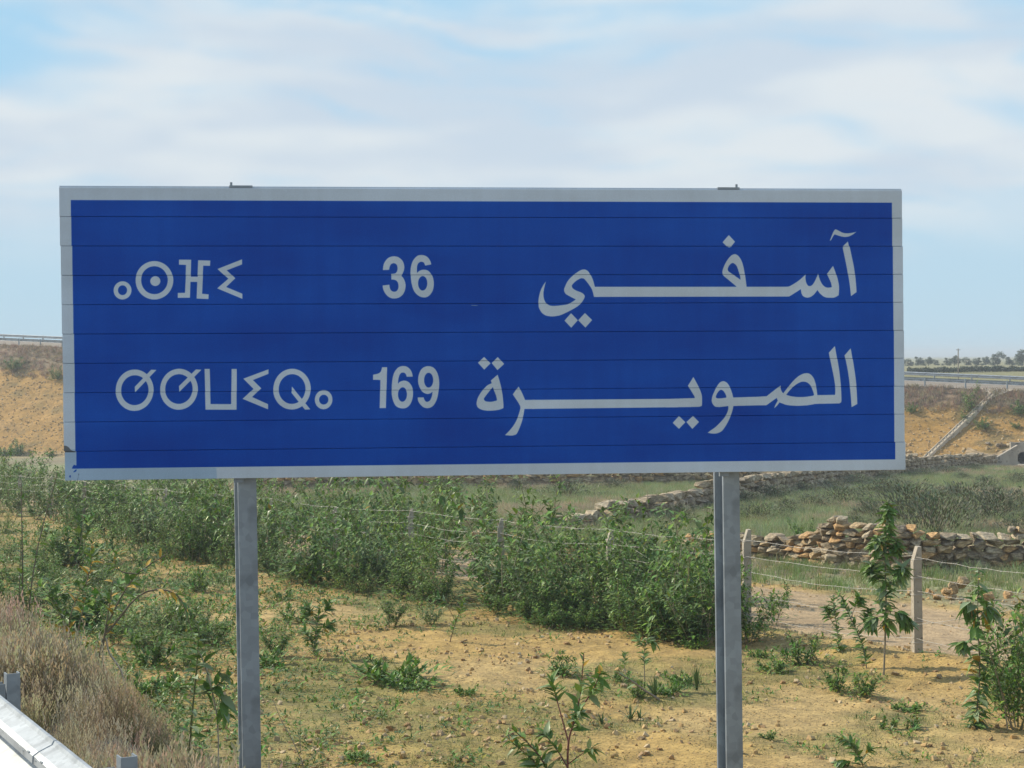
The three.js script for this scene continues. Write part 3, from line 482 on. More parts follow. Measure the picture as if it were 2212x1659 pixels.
// ------------------------------------------------------------------ plants
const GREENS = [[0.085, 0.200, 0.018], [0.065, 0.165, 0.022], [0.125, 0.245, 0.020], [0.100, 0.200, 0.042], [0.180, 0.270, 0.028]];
function leafCol(f, tint = 0, warm = 0, glow = 0) { const c = GREENS[f() * GREENS.length | 0], k = rr(0.36, 1.6, f); let q = [c[0] * k, c[1] * k, c[2] * k]; if (f() < warm) q = mix3(q, [0.40, 0.27, 0.03], rr(0.3, 1, f)); q = mix3(q, [0.26, 0.33, 0.03], glow * f()); if (tint) q = mix3(q, [0.15, 0.19, 0.12], tint); return q; }  // darkest leaf tones stand in for the deep shadow between leaves
function bend(p0, dir, len, curve, f, n = 6, wob = 0.06) { const pts = [p0.clone()], d = dir.clone().normalize(); for (let i = 1; i < n; i++) { d.add(curve.clone().multiplyScalar(1 / n)).add(V((f() - 0.5) * wob * 2, (f() - 0.5) * wob, (f() - 0.5) * wob * 2)).normalize(); pts.push(pts[i - 1].clone().addScaledVector(d, len / (n - 1))); } return pts; }
const onLine = (pts, t) => { const k = clamp(t, 0, 0.9999) * (pts.length - 1), i = Math.floor(k); return [pts[i].clone().lerp(pts[i + 1], k - i), V().subVectors(pts[i + 1], pts[i]).normalize()]; };
function leavesOn(A, pts, o, f, from, to, n) {
  for (let k = 0; k < n; k++) {
    const t = mix(from, to, (k + f() * 0.8) / n), [p, d] = onLine(pts, t), a = k * 2.4 + f() * 0.8;
    const side = V(Math.cos(a), 0, Math.sin(a)); side.addScaledVector(d, -side.dot(d)).normalize();
    const out = rr(o.out[0], o.out[1], f), dir = side.clone().multiplyScalar(Math.sin(out)).addScaledVector(d, Math.cos(out)).add(V(0, -o.hang * rr(0.3, 1.2, f), 0)).normalize();
    const L = o.leaf * rr(0.6, 1.15, f) * (1 - 0.35 * sst(0.8, 1, t)), W = L * rr(0.30, 0.46, f);
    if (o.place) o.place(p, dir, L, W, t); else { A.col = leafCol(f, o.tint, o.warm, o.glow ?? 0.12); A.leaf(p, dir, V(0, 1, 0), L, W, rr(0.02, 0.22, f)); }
  }
}
function shrubGeo(o, seed) {                                                     // unit: metres; o.h height, o.w half width
  const f = rng(seed), S = new Acc(), A = new Acc();
  for (let k = 0; k < o.stems; k++) {
    const a = k / o.stems * 6.283 + f() * 1.2, lean = rr(0.05, 1.25, f) * o.w / o.h * 1.15, len = o.h * rr(0.45, 1.08, f);
    const base = V(Math.cos(a), 0, Math.sin(a)).multiplyScalar(0.05 + f() * 0.12 * o.w); base.y = -0.04;
    const pts = bend(base, V(Math.cos(a) * lean, 1, Math.sin(a) * lean), len, V(Math.cos(a) * 0.15, 0.25, Math.sin(a) * 0.15), f, 7, 0.16);
    S.col = f() < 0.35 ? [0.36, 0.31, 0.22] : f() < 0.5 ? [0.22, 0.18, 0.11] : [0.15, 0.15, 0.06]; S.tube(pts, o.r * rr(0.7, 1.1, f), o.r * 0.28, 5);
    leavesOn(A, pts, o, f, o.bare, 1, Math.round(o.n * 0.5));
    const nb = o.side;
    for (let b = 0; b < nb; b++) {
      const t = mix(o.bare, 0.92, (b + f()) / nb), [p, d] = onLine(pts, t), ba = f() * 6.283, bl = o.h * rr(0.16, 0.34, f) * (1.15 - t * 0.6);
      const bp = bend(p, V(Math.cos(ba) * 0.9, 0.55, Math.sin(ba) * 0.9).addScaledVector(d, 0.3), bl, V(0, 0.5, 0), f, 4, 0.08);
      S.col = [0.14, 0.15, 0.06]; S.tube(bp, o.r * 0.4, o.r * 0.15, 4); leavesOn(A, bp, o, f, 0.1, 1, Math.round(o.n * 0.42));
    }
  }
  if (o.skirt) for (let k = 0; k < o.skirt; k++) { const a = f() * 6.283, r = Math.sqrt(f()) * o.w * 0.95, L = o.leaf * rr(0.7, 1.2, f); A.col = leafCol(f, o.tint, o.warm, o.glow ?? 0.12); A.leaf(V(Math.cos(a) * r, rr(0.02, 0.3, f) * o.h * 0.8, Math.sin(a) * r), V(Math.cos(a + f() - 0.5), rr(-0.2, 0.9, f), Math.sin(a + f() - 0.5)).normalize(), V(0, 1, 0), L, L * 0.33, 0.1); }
  return [S.geo(), A.geo()];
}
const shrubKinds = [];
const base = { h: 2, w: 0.8, stems: 7, r: 0.015, leaf: 0.19, n: 26, side: 8, bare: 0.10, out: [0.6, 1.45], hang: 0.45, warm: 0.008, skirt: 150 };
[{}, { w: 0.95, stems: 8, leaf: 0.16, n: 32 }, { w: 0.6, stems: 5, h: 2.3, hang: 0.7 }, { w: 1.0, stems: 9, h: 1.5, skirt: 320, leaf: 0.17 }, { w: 0.75, stems: 5, leaf: 0.23, hang: 0.8, n: 20 }, { w: 0.85, stems: 7, tint: 0.22 }, { w: 0.6, stems: 4, side: 6, skirt: 40, bare: 0.28 }, { w: 0.8, stems: 6, glow: 0.5, leaf: 0.15, n: 34 }].forEach((k, i) => shrubKinds.push({ o: { ...base, ...k }, g: shrubGeo({ ...base, ...k }, 300 + i) }));
const low = { h: 0.55, w: 0.5, stems: 9, r: 0.008, leaf: 0.125, n: 20, side: 4, bare: 0.05, out: [0.5, 1.3], hang: 0.1, warm: 0.01, skirt: 120 };
const lowKinds = [{}, { w: 0.7, h: 0.4, stems: 9 }, { w: 0.35, h: 0.5, stems: 5 }, { w: 0.3, h: 0.34, stems: 4, leaf: 0.10, skirt: 20, warm: 0.05 }].map((k, i) => ({ o: { ...low, ...k }, g: shrubGeo({ ...low, ...k }, 400 + i) }));
function plantThing(kind, name, pos, turn, scale, label, category, group) {
  const t = thing(name, label, category, pos, turn, group); t.scale.set(...(Array.isArray(scale) ? scale : [scale, scale, scale]));
  part('stems', kind.g[0], mat.stem, t); const c = part('foliage', kind.g[1], mat.leaf, t); return t;
}
// the dense row in front of and around the fence: front edge as the photograph shows it
{
  const f = rng(71), front = [[-160, 1092], [-60, 1106], [0, 1116], [163, 1140], [326, 1192], [490, 1230], [650, 1258], [760, 1278], [900, 1292], [1000, 1300], [1100, 1322], [1180, 1346], [1300, 1350], [1400, 1374], [1500, 1386], [1570, 1390]];
  const LAB = ['green shrub on the bare-soil edge of the thicket', 'tall green shrub crowded inside the thicket before the wire fence', 'green shrub growing beyond the wire fence behind the thicket'], GRP = ['shrubs on the bare-soil edge of the thicket', 'shrubs inside the thicket before the wire fence', 'shrubs beyond the wire fence'];
  const fy = (px) => { for (let i = 0; i < front.length - 1; i++) if (px <= front[i + 1][0]) return mix(front[i][1], front[i + 1][1], (px - front[i][0]) / (front[i + 1][0] - front[i][0])); return 1390; };
  const rows = [[0, 46, 0.80], [-26, 46, 0.94], [-56, 50, 1.02], [-90, 56, 1.0], [-124, 66, 0.95], [-152, 80, 0.9]];
  rows.forEach(([dy, step, hk], r) => {
    for (let px = -150 + r * 23; px < 1560; px += step * rr(0.75, 1.25, f) * (px < 500 ? 0.8 : 1)) {
      const py = fy(px) + dy * (px < 300 ? 0.55 : 1) + rr(-14, 8, f); if (f() < 0.06) continue;
      if (px > 955 && px < 1060 && r < 4) continue;                       // gap with the track in view
      if (px > 1060 && r > 4) continue; if (px > 1200 && px < 1280 && r > 2) continue; if (px > 1290 && r > 3) continue;
      const q = ground(px, py), k = shrubKinds[r > 0 && f() < 0.5 ? [2, 4, 6, 7][f() * 4 | 0] : f() * shrubKinds.length | 0], s = hk * rr(0.58, 1.26, f) * (px > 1180 ? 0.86 : 1) * (px < 330 ? 1.02 : 1);
      plantThing(k, 'thicket_shrub', q, f() * 6.28, [s * rr(0.9, 1.2, f), s, s * rr(0.9, 1.2, f)], LAB[r === 0 ? 0 : feN(q.x, q.z) > 0 ? 2 : 1], 'shrub', GRP[r === 0 ? 0 : feN(q.x, q.z) > 0 ? 2 : 1]);
    }
  });
}
{
  const f = rng(77);                                                              // squat leafy growth along the foot of the thicket
  for (let px = 250; px < 1540; px += rr(42, 90, f)) { if (px > 960 && px < 1050) continue; const py = [[250, 1168], [326, 1192], [490, 1230], [650, 1258], [760, 1278], [900, 1298], [1000, 1308], [1180, 1348], [1300, 1354], [1400, 1376], [1540, 1390]].reduce((a, b, i, l) => (i && px <= b[0] && px > l[i - 1][0] ? mix(l[i - 1][1], b[1], (px - l[i - 1][0]) / (b[0] - l[i - 1][0])) : a), 1390) + rr(-3, 7, f); const q = ground(px, py), s = rr(0.32, 0.55, f); plantThing(shrubKinds[[3, 0, 3, 1, 7][f() * 5 | 0]], 'thicket_shrub', q, f() * 6.28, [s * 1.35, s, s * 1.35], 'squat leafy shrub at the foot of the thicket', 'shrub', 'squat shrubs at the foot of the thicket'); }
}
function put(kind, name, px, py, hpx, label, category, group, wk = 1) { const q = ground(px, py), s = hpx * pxm(q.z) / kind.o.h; return plantThing(kind, name, q, px * 0.37, [s * wk, s, s * wk], label, category, group); }
const SK = shrubKinds, LK = lowKinds;
put(SK[0], 'shrub', 845, 1358, 92, 'round bushy shrub standing forward of the thicket on bare soil', 'shrub', null, 1.25);
put(SK[5], 'shrub', 930, 1352, 60, 'low shrub at the thicket edge beside a slim leaning sapling', 'shrub', null, 1.3);
put(SK[3], 'shrub', 1190, 1356, 75, 'squat leafy shrub at the foot of the thicket', 'shrub', 'squat shrubs at the foot of the thicket', 1.4);
put(SK[3], 'shrub', 1265, 1358, 62, 'squat leafy shrub at the foot of the thicket', 'shrub', 'squat shrubs at the foot of the thicket', 1.4);
put(SK[2], 'shrub', 1618, 1392, 210, 'leafy shrub growing around a concrete fence post by the steel sign post', 'shrub', null, 1.0);
put(SK[6], 'shrub', 1672, 1352, 120, 'spreading shrub with low leafy branches over the dirt track edge', 'shrub', null, 1.3);
put(SK[3], 'shrub', 1735, 1182, 75, 'shrub growing out of the collapsed stretch of the tan stone wall', 'shrub', null, 0.8);
put(SK[1], 'shrub', 2196, 1578, 300, 'tall dense shrub right of the tall slim sapling', 'shrub', null, 0.85);
put(SK[4], 'shrub', 2235, 1560, 290, 'dense shrub behind the tall shrub near the fence end', 'shrub', null, 0.9);
put(SK[0], 'shrub', 2178, 1500, 200, 'dark bushy shrub just behind the slim sapling with large leaves', 'shrub', null, 1.0);
put(SK[1], 'shrub', 2160, 1535, 120, 'low bushy shrub between slim sapling and tall dense shrub', 'shrub', null, 1.1);
put(SK[0], 'shrub', 600, 1420, 90, 'low straggling shrub beside the left steel post', 'shrub', null, 1.3);
put(LK[1], 'shrub', 560, 1440, 60, 'low leafy shrub close behind the left steel post', 'shrub', null, 1.1);
put(LK[0], 'low_plant', 1808, 1494, 66, 'broad-leaved low plant under the slim saplings by the fence', 'plant', null, 0.9);
put(LK[0], 'low_plant', 1866, 1506, 56, 'broad-leaved low plant beside the tall sapling foot', 'plant', null, 1.0);
put(LK[2], 'low_plant', 1674, 1452, 50, 'small upright weed right of the right steel post', 'plant', null, 1.2);
put(LK[0], 'low_plant', 1737, 1438, 76, 'leafy weed clump at the edge of the bare soil', 'plant');
put(LK[1], 'low_plant', 1640, 1420, 30, 'flat green weed mat beside the right steel post', 'plant');
put(LK[1], 'low_plant', 1960, 1540, 32, 'flat green weed mat in front of the fence post', 'plant', null, 1.3);
put(LK[3], 'low_plant', 1918, 1574, 34, 'small weed below the flat weed mat', 'plant', 'small weeds below the flat weed mat', 1.3);
put(LK[3], 'low_plant', 1972, 1576, 34, 'small weed below the flat weed mat', 'plant', 'small weeds below the flat weed mat', 1.3);
put(LK[3], 'low_plant', 1660, 1600, 28, 'tiny lone weed on bare soil right of the right steel post', 'plant', null, 1.3);
put(LK[1], 'low_plant', 846, 1478, 84, 'wide low spreading plant alone on the bare soil', 'plant', null, 1.05);
put(LK[1], 'low_plant', 895, 1490, 40, 'flat end of the spreading plant on bare soil', 'plant', null, 1.2);
put(LK[1], 'low_plant', 1006, 1502, 30, 'low leafy clump right of the spreading plant', 'plant', null, 1.0);
put(LK[1], 'low_plant', 1472, 1478, 40, 'arched low leafy clump left of the right steel post', 'plant', null, 0.9);
put(LK[1], 'low_plant', 1440, 1500, 42, 'dense low foliage at the fallen branch tip', 'plant', null, 1.0);
put(LK[0], 'low_plant', 1378, 1514, 44, 'dense low foliage at the fallen branch middle', 'plant', null, 0.9);
put(LK[2], 'low_plant', 1345, 1476, 36, 'small weed at the fallen branch upper end', 'plant', null, 1.2);
put(LK[0], 'low_plant', 1215, 1462, 56, 'leafy weed behind the slender red-stemmed sapling', 'plant', null, 1.1);
put(LK[1], 'low_plant', 770, 1645, 34, 'grey-green tuft low on the ground by the left steel post', 'plant');
put(LK[2], 'low_plant', 640, 1345, 56, 'small shrub seedling between left post and thicket', 'plant', null, 1.2);
put(LK[2], 'low_plant', 610, 1300, 44, 'small seedling close under the thicket edge', 'plant', null, 1.2);
put(LK[1], 'low_plant', 1500, 1400, 34, 'low weed at the right end of the thicket', 'plant', null, 1.0);
put(LK[1], 'low_plant', 340, 1500, 70, 'leafy weed behind the dry grass below the bent stems', 'plant', null, 1.0);
put(LK[0], 'low_plant', 320, 1440, 90, 'bushy weed among the bare stems left of the sign post', 'plant', null, 1.0);
put(SK[3], 'shrub', 455, 1395, 95, 'loose green shrub between bent stems and left steel post', 'shrub', null, 1.2);
put(SK[6], 'shrub', 150, 1345, 120, 'thin yellowing shrub above the dry grass', 'shrub', null, 1.2);
put(SK[6], 'shrub', 40, 1330, 130, 'thin green shrub at the foot of the tall bare stems', 'shrub', null, 1.2);
put(SK[6], 'shrub', 270, 1370, 110, 'thin green shrub under the arched bare branch', 'shrub', null, 1.3);
put(SK[3], 'shrub', 95, 1250, 70, 'small shrub left between the thicket and the bare stems', 'shrub', null, 1.3);
put(SK[3], 'shrub', 215, 1262, 60, 'small shrub below the thicket near the sign corner', 'shrub', null, 1.4);

{
  const f = rng(79);                                                              // loose weeds between the thicket and the road bank
  for (let i = 0; i < 30; i++) { const px = rr(-10, 500, f), py = mix(1150 + px * 0.19, 1325 + px * 0.30, Math.pow(f(), 0.8)), h = rr(55, 125, f); if (px > 490 && px < 560) continue; put([SK[6], SK[7], SK[2], SK[6], LK[0], SK[5]][f() * 6 | 0], 'loose_shrub', px, py, h, 'loose young shrub between the thicket and the dry roadside grass', 'shrub', 'loose shrubs between thicket and road bank', rr(0.9, 1.4, f)); }
}
// saplings drawn along traced stems; each leaf is a piece of its own
const leafG = [0, 1, 2].map((k) => { const A = new Acc(), f = rng(80 + k), L = 1, W = 0.32 + 0.05 * k; const n = 6; let pl = null; for (let i = 0; i <= n; i++) { const t = i / n, w = W / 2 * Math.sin(Math.PI * Math.pow(t, 0.75)) * (1 - 0.15 * t), y = -0.30 * t * t * (0.4 + 0.4 * k), c = [A.v(t * L, y + w * 0.35, w), A.v(t * L, y, 0), A.v(t * L, y + w * 0.35, -w)]; if (pl) { A.quad(pl[0], c[0], c[1], pl[1]); A.quad(pl[1], c[1], c[2], pl[2]); } pl = c; } const g = A.geo(); g.deleteAttribute('color'); return g; });
const leafM = [[0.120, 0.235, 0.036], [0.095, 0.205, 0.036], [0.180, 0.290, 0.050], [0.24, 0.32, 0.16]].map((c) => new THREE.MeshPhysicalMaterial({ color: lin(...c), side: THREE.DoubleSide, roughness: 0.7, specularIntensity: 0.5, transmission: 0.35, thickness: 0, clearcoat: 0.16, clearcoatRoughness: 0.3 }));
const leafY = new THREE.MeshPhysicalMaterial({ color: lin(0.50, 0.30, 0.02), side: THREE.DoubleSide, roughness: 0.85, transmission: 0.3, thickness: 0 });
function sapling(o) {                                                             // branches in pixels, first one from the ground
  const f = rng(o.seed), d = o.d ?? -ground(...o.base).z, root = o.d ? (() => { const q = atDepth(...o.base, d); return V(q.x, groundY(q.x, q.z), q.z); })() : ground(...o.base);
  const t = thing(o.name ?? 'sapling', o.label, o.category ?? 'sapling', root, 0, o.group);
  const q3 = (px, py, dz) => atDepth(px, py, d + dz).sub(root);
  o.branches.forEach((b, bi) => {
    const ctl = b.pts.map(([px, py], i) => q3(px, py, (b.dz ?? 0) * i / (b.pts.length - 1) + (b.dz0 ?? 0)));
    if (bi === 0 || b.root) ctl.unshift(ctl[0].clone().setY(Math.min(ctl[0].y - 0.02, -0.06)));
    const cv = new THREE.CatmullRomCurve3(ctl, false, 'centripetal'), pts = cv.getPoints(12), A = new Acc(); A.col = b.col ?? o.col ?? [0.13, 0.085, 0.06];
    A.tube(pts, b.r ?? o.r ?? 0.01, (b.r ?? o.r ?? 0.01) * (b.taper ?? 0.35), 6);
    const stem = part(bi ? 'branch' : 'stem', A.geo(), mat.stem, t);
    const n = Math.round((b.leaves ?? 0) * (o.dense ?? 1.5)), size = (b.size ?? o.size ?? 0.1) * 1.15;
    if (n) leavesOn(null, pts, { out: o.out ?? [0.5, 1.15], hang: o.hang ?? 0.25, leaf: size, place: (p, dir, L) => {
      const m = part('leaf', leafG[f() * 3 | 0], f() < (o.yellow ?? 0.02) ? leafY : leafM[f() * leafM.length | 0], t); m.position.copy(p); m.scale.setScalar(L);
      const s = V().crossVectors(dir, V(0, 1, 0)).normalize(), u = V().crossVectors(s, dir); m.quaternion.setFromRotationMatrix(new THREE.Matrix4().makeBasis(dir, u, s)); m.rotateX((f() - 0.5) * 1.2);
    } }, f, b.from ?? 0.35, b.to ?? 1, n);
  });
  return t;
}
const RED = [0.16, 0.065, 0.05], GREY = [0.22, 0.19, 0.14], PALE = [0.42, 0.37, 0.28];
sapling({ seed: 1, base: [1226, 1672], label: 'slender red-stemmed sapling with forked branches and long leaves on bare soil', col: RED, r: 0.016, size: 0.155, yellow: 0.05, branches: [
  { pts: [[1226, 1672], [1228, 1603], [1236, 1570], [1252, 1510], [1261, 1413]], leaves: 24, from: 0.55, size: 0.15 },
  { pts: [[1228, 1603], [1212, 1545], [1198, 1495], [1188, 1462]], r: 0.010, leaves: 18, from: 0.5, dz: 0.3 },
  { pts: [[1236, 1570], [1262, 1520], [1284, 1485], [1298, 1450]], r: 0.010, leaves: 20, from: 0.45, dz: -0.3 },
  { pts: [[1236, 1570], [1243, 1550], [1252, 1535]], r: 0.005, leaves: 14, from: 0.3, size: 0.13, dz: -0.2 },
  { pts: [[1224, 1655], [1210, 1630], [1180, 1590], [1176, 1582]], r: 0.008, leaves: 20, from: 0.35, dz: 0.2 },
  { pts: [[1228, 1650], [1262, 1625], [1280, 1615]], r: 0.006, leaves: 8, from: 0.6, dz: -0.2 }] });
sapling({ seed: 2, base: [1186, 1676], label: 'smaller red-stemmed sapling spreading left of the slender forked sapling', col: RED, r: 0.012, size: 0.15, branches: [
  { pts: [[1186, 1676], [1170, 1640], [1140, 1605], [1104, 1572]], leaves: 22, from: 0.3 },
  { pts: [[1164, 1665], [1158, 1650], [1120, 1615], [1092, 1590]], r: 0.008, leaves: 18, from: 0.35, root: true }] });
sapling({ seed: 3, base: [1393, 1489], label: 'thin upright sapling with a bare curved stem beside the fallen branch', col: GREY, r: 0.010, size: 0.12, branches: [
  { pts: [[1393, 1489], [1392, 1440], [1391, 1410], [1401, 1372]], leaves: 20, from: 0.5 }, { pts: [[1392, 1400], [1384, 1390], [1378, 1384]], r: 0.005, leaves: 10, from: 0.1 }, { pts: [[1395, 1395], [1406, 1385], [1414, 1392]], r: 0.005, leaves: 8, from: 0.1 }] });
sapling({ seed: 4, base: [1352, 1460], label: 'short pale-stemmed seedling left of the thin upright sapling', col: PALE, r: 0.007, size: 0.10, branches: [{ pts: [[1352, 1460], [1349, 1432], [1350, 1410]], leaves: 14, from: 0.55 }] });
sapling({ seed: 5, base: [972, 1388], label: 'slim leaning sapling in front of the thicket gap', col: [0.2, 0.14, 0.09], r: 0.012, size: 0.13, branches: [{ pts: [[972, 1388], [980, 1358], [992, 1325], [1004, 1296]], leaves: 28, from: 0.4 }, { pts: [[985, 1345], [960, 1300], [935, 1285]], r: 0.006, leaves: 14 }] });
sapling({ seed: 6, base: [680, 1424], label: 'young bushy sapling with a forked grey foot on the bare soil', col: GREY, r: 0.014, size: 0.14, branches: [{ pts: [[680, 1424], [681, 1380], [688, 1330], [693, 1278]], leaves: 46, from: 0.3 }, { pts: [[680, 1422], [672, 1385], [655, 1360]], r: 0.008, leaves: 22 }, { pts: [[682, 1375], [705, 1355], [722, 1345]], r: 0.006, leaves: 20 }, { pts: [[686, 1350], [670, 1325], [662, 1310]], r: 0.006, leaves: 20 }, { pts: [[688, 1335], [706, 1318], [712, 1300]], r: 0.006, leaves: 20 }] });
sapling({ seed: 7, dense: 2.3, base: [1909, 1460], label: 'tall slim sapling with hanging leaves before the fence, topped by a pale shoot', col: GREY, r: 0.016, size: 0.18, hang: 0.75, out: [0.7, 1.5], branches: [
  { pts: [[1909, 1460], [1912, 1380], [1914, 1300], [1912, 1200], [1917, 1120], [1919, 1084]], leaves: 90, from: 0.38 },
  { pts: [[1913, 1330], [1890, 1335], [1876, 1350]], r: 0.006, leaves: 24 }, { pts: [[1913, 1320], [1945, 1325], [1966, 1350]], r: 0.006, leaves: 30 }, { pts: [[1913, 1270], [1938, 1240], [1950, 1225]], r: 0.006, leaves: 26, dz: -0.2 }, { pts: [[1913, 1265], [1888, 1240], [1882, 1215]], r: 0.006, leaves: 26, dz: 0.2 }, { pts: [[1914, 1220], [1932, 1190], [1938, 1165]], r: 0.005, leaves: 24 }, { pts: [[1914, 1215], [1897, 1185], [1894, 1160]], r: 0.005, leaves: 24 }] });
sapling({ seed: 8, dense: 2.3, base: [1872, 1444], label: 'leaning sapling with sparse leaves left of the tall slim sapling', col: GREY, r: 0.011, size: 0.14, hang: 0.5, branches: [{ pts: [[1872, 1444], [1862, 1390], [1835, 1330], [1812, 1278]], leaves: 44, from: 0.3 }, { pts: [[1855, 1370], [1872, 1340], [1878, 1315]], r: 0.005, leaves: 22 }, { pts: [[1838, 1335], [1850, 1305], [1856, 1290]], r: 0.005, leaves: 18 }] });
sapling({ seed: 9, dense: 2.3, base: [1812, 1412], label: 'straight young sapling nearest the barbed wire among the slim saplings', col: GREY, r: 0.009, size: 0.13, hang: 0.5, branches: [{ pts: [[1812, 1412], [1810, 1370], [1803, 1320], [1800, 1290]], leaves: 40, from: 0.25 }, { pts: [[1808, 1360], [1790, 1330], [1785, 1310]], r: 0.005, leaves: 18 }] });
sapling({ seed: 10, dense: 2.2, base: [2105, 1574], label: 'tall slim sapling with very large hanging leaves in front of the dense right shrub', col: GREY, r: 0.014, size: 0.22, hang: 0.8, out: [0.6, 1.4], branches: [
  { pts: [[2105, 1574], [2112, 1520], [2116, 1440], [2112, 1340], [2114, 1228]], leaves: 70, from: 0.12, size: 0.19 }, { pts: [[2113, 1400], [2085, 1385], [2075, 1395]], r: 0.005, leaves: 14, size: 0.17 }, { pts: [[2113, 1340], [2135, 1310], [2140, 1318]], r: 0.005, leaves: 10, size: 0.24 }, { pts: [[2113, 1330], [2095, 1300], [2090, 1310]], r: 0.005, leaves: 10, size: 0.22 }] });
sapling({ seed: 11, base: [1866, 1660], label: 'bright yellow-green sprawling seedling on the bare soil', col: [0.2, 0.13, 0.08], r: 0.007, size: 0.12, branches: [{ pts: [[1866, 1660], [1852, 1630], [1836, 1606], [1805, 1590]], leaves: 34, from: 0.3 }, { pts: [[1858, 1640], [1875, 1625], [1880, 1618]], r: 0.004, leaves: 12 }, { pts: [[1858, 1652], [1830, 1645], [1806, 1648]], r: 0.004, leaves: 24 }] });
sapling({ seed: 12, base: [1424, 1514], name: 'fallen_branch', category: 'branch', label: 'fallen grey branch lying across the soil with leafy tips', col: [0.24, 0.19, 0.14], r: 0.020, size: 0.12, branches: [{ pts: [[1424, 1513], [1395, 1493], [1360, 1468], [1330, 1452]], leaves: 6, from: 0.6 }] });
// plants on the road bank, left: bare stems in front of the thicket
sapling({ seed: 13, d: 15.5, base: [55, 1420], label: 'cluster of tall nearly bare dark stems above the dry grass', col: [0.15, 0.13, 0.09], r: 0.012, size: 0.09, branches: [
  { pts: [[52, 1420], [49, 1300], [48, 1180], [46, 1044]], leaves: 16, from: 0.5 }, { pts: [[62, 1420], [62, 1321], [82, 1180], [124, 1022]], r: 0.011, leaves: 14, from: 0.5, root: true }, { pts: [[40, 1420], [42, 1280], [45, 1160]], r: 0.007, leaves: 8, root: true }, { pts: [[72, 1400], [66, 1290], [56, 1250]], r: 0.008, col: [0.3, 0.26, 0.2], leaves: 4, root: true }] });
sapling({ seed: 14, d: 13.2, base: [228, 1500], label: 'bent bare-stemmed shrub with one long arched branch and orange leaves', col: [0.17, 0.14, 0.09], r: 0.013, size: 0.095, yellow: 0.28, branches: [
  { pts: [[224, 1500], [222, 1430], [226, 1370], [256, 1300], [296, 1240], [362, 1196]], leaves: 22, from: 0.5 },
  { pts: [[227, 1372], [262, 1330], [298, 1288], [340, 1273], [382, 1285], [402, 1320], [420, 1390]], r: 0.010, leaves: 12, from: 0.5 },
  { pts: [[226, 1370], [236, 1310], [246, 1240]], r: 0.007, leaves: 8 }, { pts: [[277, 1530], [262, 1450], [236, 1410], [229, 1378]], r: 0.009, col: PALE, taper: 0.8, root: true }, { pts: [[206, 1490], [214, 1420], [222, 1380]], r: 0.008, taper: 0.8, root: true },
  { pts: [[296, 1240], [262, 1234], [248, 1215], [258, 1190]], r: 0.006, leaves: 12 }] });
sapling({ seed: 15, d: 14.5, base: [165, 1470], label: 'thin stems with a few yellow leaves between the two bare shrubs', col: [0.19, 0.15, 0.1], r: 0.009, size: 0.10, yellow: 0.35, branches: [{ pts: [[170, 1470], [158, 1400], [148, 1350], [172, 1280], [186, 1260]], leaves: 14, from: 0.5 }, { pts: [[160, 1400], [176, 1330], [190, 1262]], r: 0.007, leaves: 12 }, { pts: [[186, 1262], [196, 1220], [200, 1175]], r: 0.006, leaves: 16, from: 0.2 }, { pts: [[168, 1430], [150, 1370], [134, 1322]], r: 0.006, col: PALE, leaves: 6 }] });
sapling({ seed: 16, d: 12.6, base: [412, 1610], label: 'upright weed with large drooping leaves beside the left steel post', col: [0.14, 0.16, 0.06], r: 0.011, size: 0.14, hang: 0.15, out: [0.8, 1.4], branches: [
  { pts: [[410, 1610], [415, 1540], [424, 1450], [428, 1400], [430, 1345]], leaves: 26, from: 0.25 }, { pts: [[470, 1560], [455, 1480], [440, 1430], [428, 1405]], r: 0.006, col: PALE, taper: 0.9, leaves: 6, root: true }, { pts: [[420, 1500], [455, 1490], [500, 1455]], r: 0.007, leaves: 14 }, { pts: [[470, 1480], [480, 1510], [484, 1550]], r: 0.005, leaves: 8 }] });
sapling({ seed: 17, d: 11.6, base: [384, 1612], name: 'flower_spike', category: 'plant', label: 'pale green flower spike at the edge of the dry grass', col: [0.40, 0.46, 0.18], r: 0.012, size: 0.045, yellow: 0, out: [0.5, 0.9], hang: 0, branches: [{ pts: [[384, 1612], [383, 1575], [386, 1532]], r: 0.016, taper: 0.4, leaves: 40, from: 0.2 }] });
sapling({ seed: 18, base: [640, 1658], label: 'dry arching twigs low in front of the left steel post', col: [0.33, 0.27, 0.2], r: 0.008, size: 0.07, branches: [{ pts: [[655, 1655], [632, 1600], [605, 1550], [588, 1505]], leaves: 6 }, { pts: [[660, 1655], [690, 1620], [714, 1580]], r: 0.006, leaves: 8, root: true }, { pts: [[650, 1630], [648, 1590], [650, 1540]], r: 0.005, leaves: 8 }, { pts: [[655, 1650], [620, 1648], [590, 1640]], r: 0.005, leaves: 6 }] });
sapling({ seed: 19, base: [1040, 1440], name: 'twig', category: 'twig', label: 'thin pale twig leaning over the spreading low plant', col: PALE, r: 0.008, size: 0.06, branches: [{ pts: [[770, 1445], [752, 1425], [735, 1405]], leaves: 0 }] });
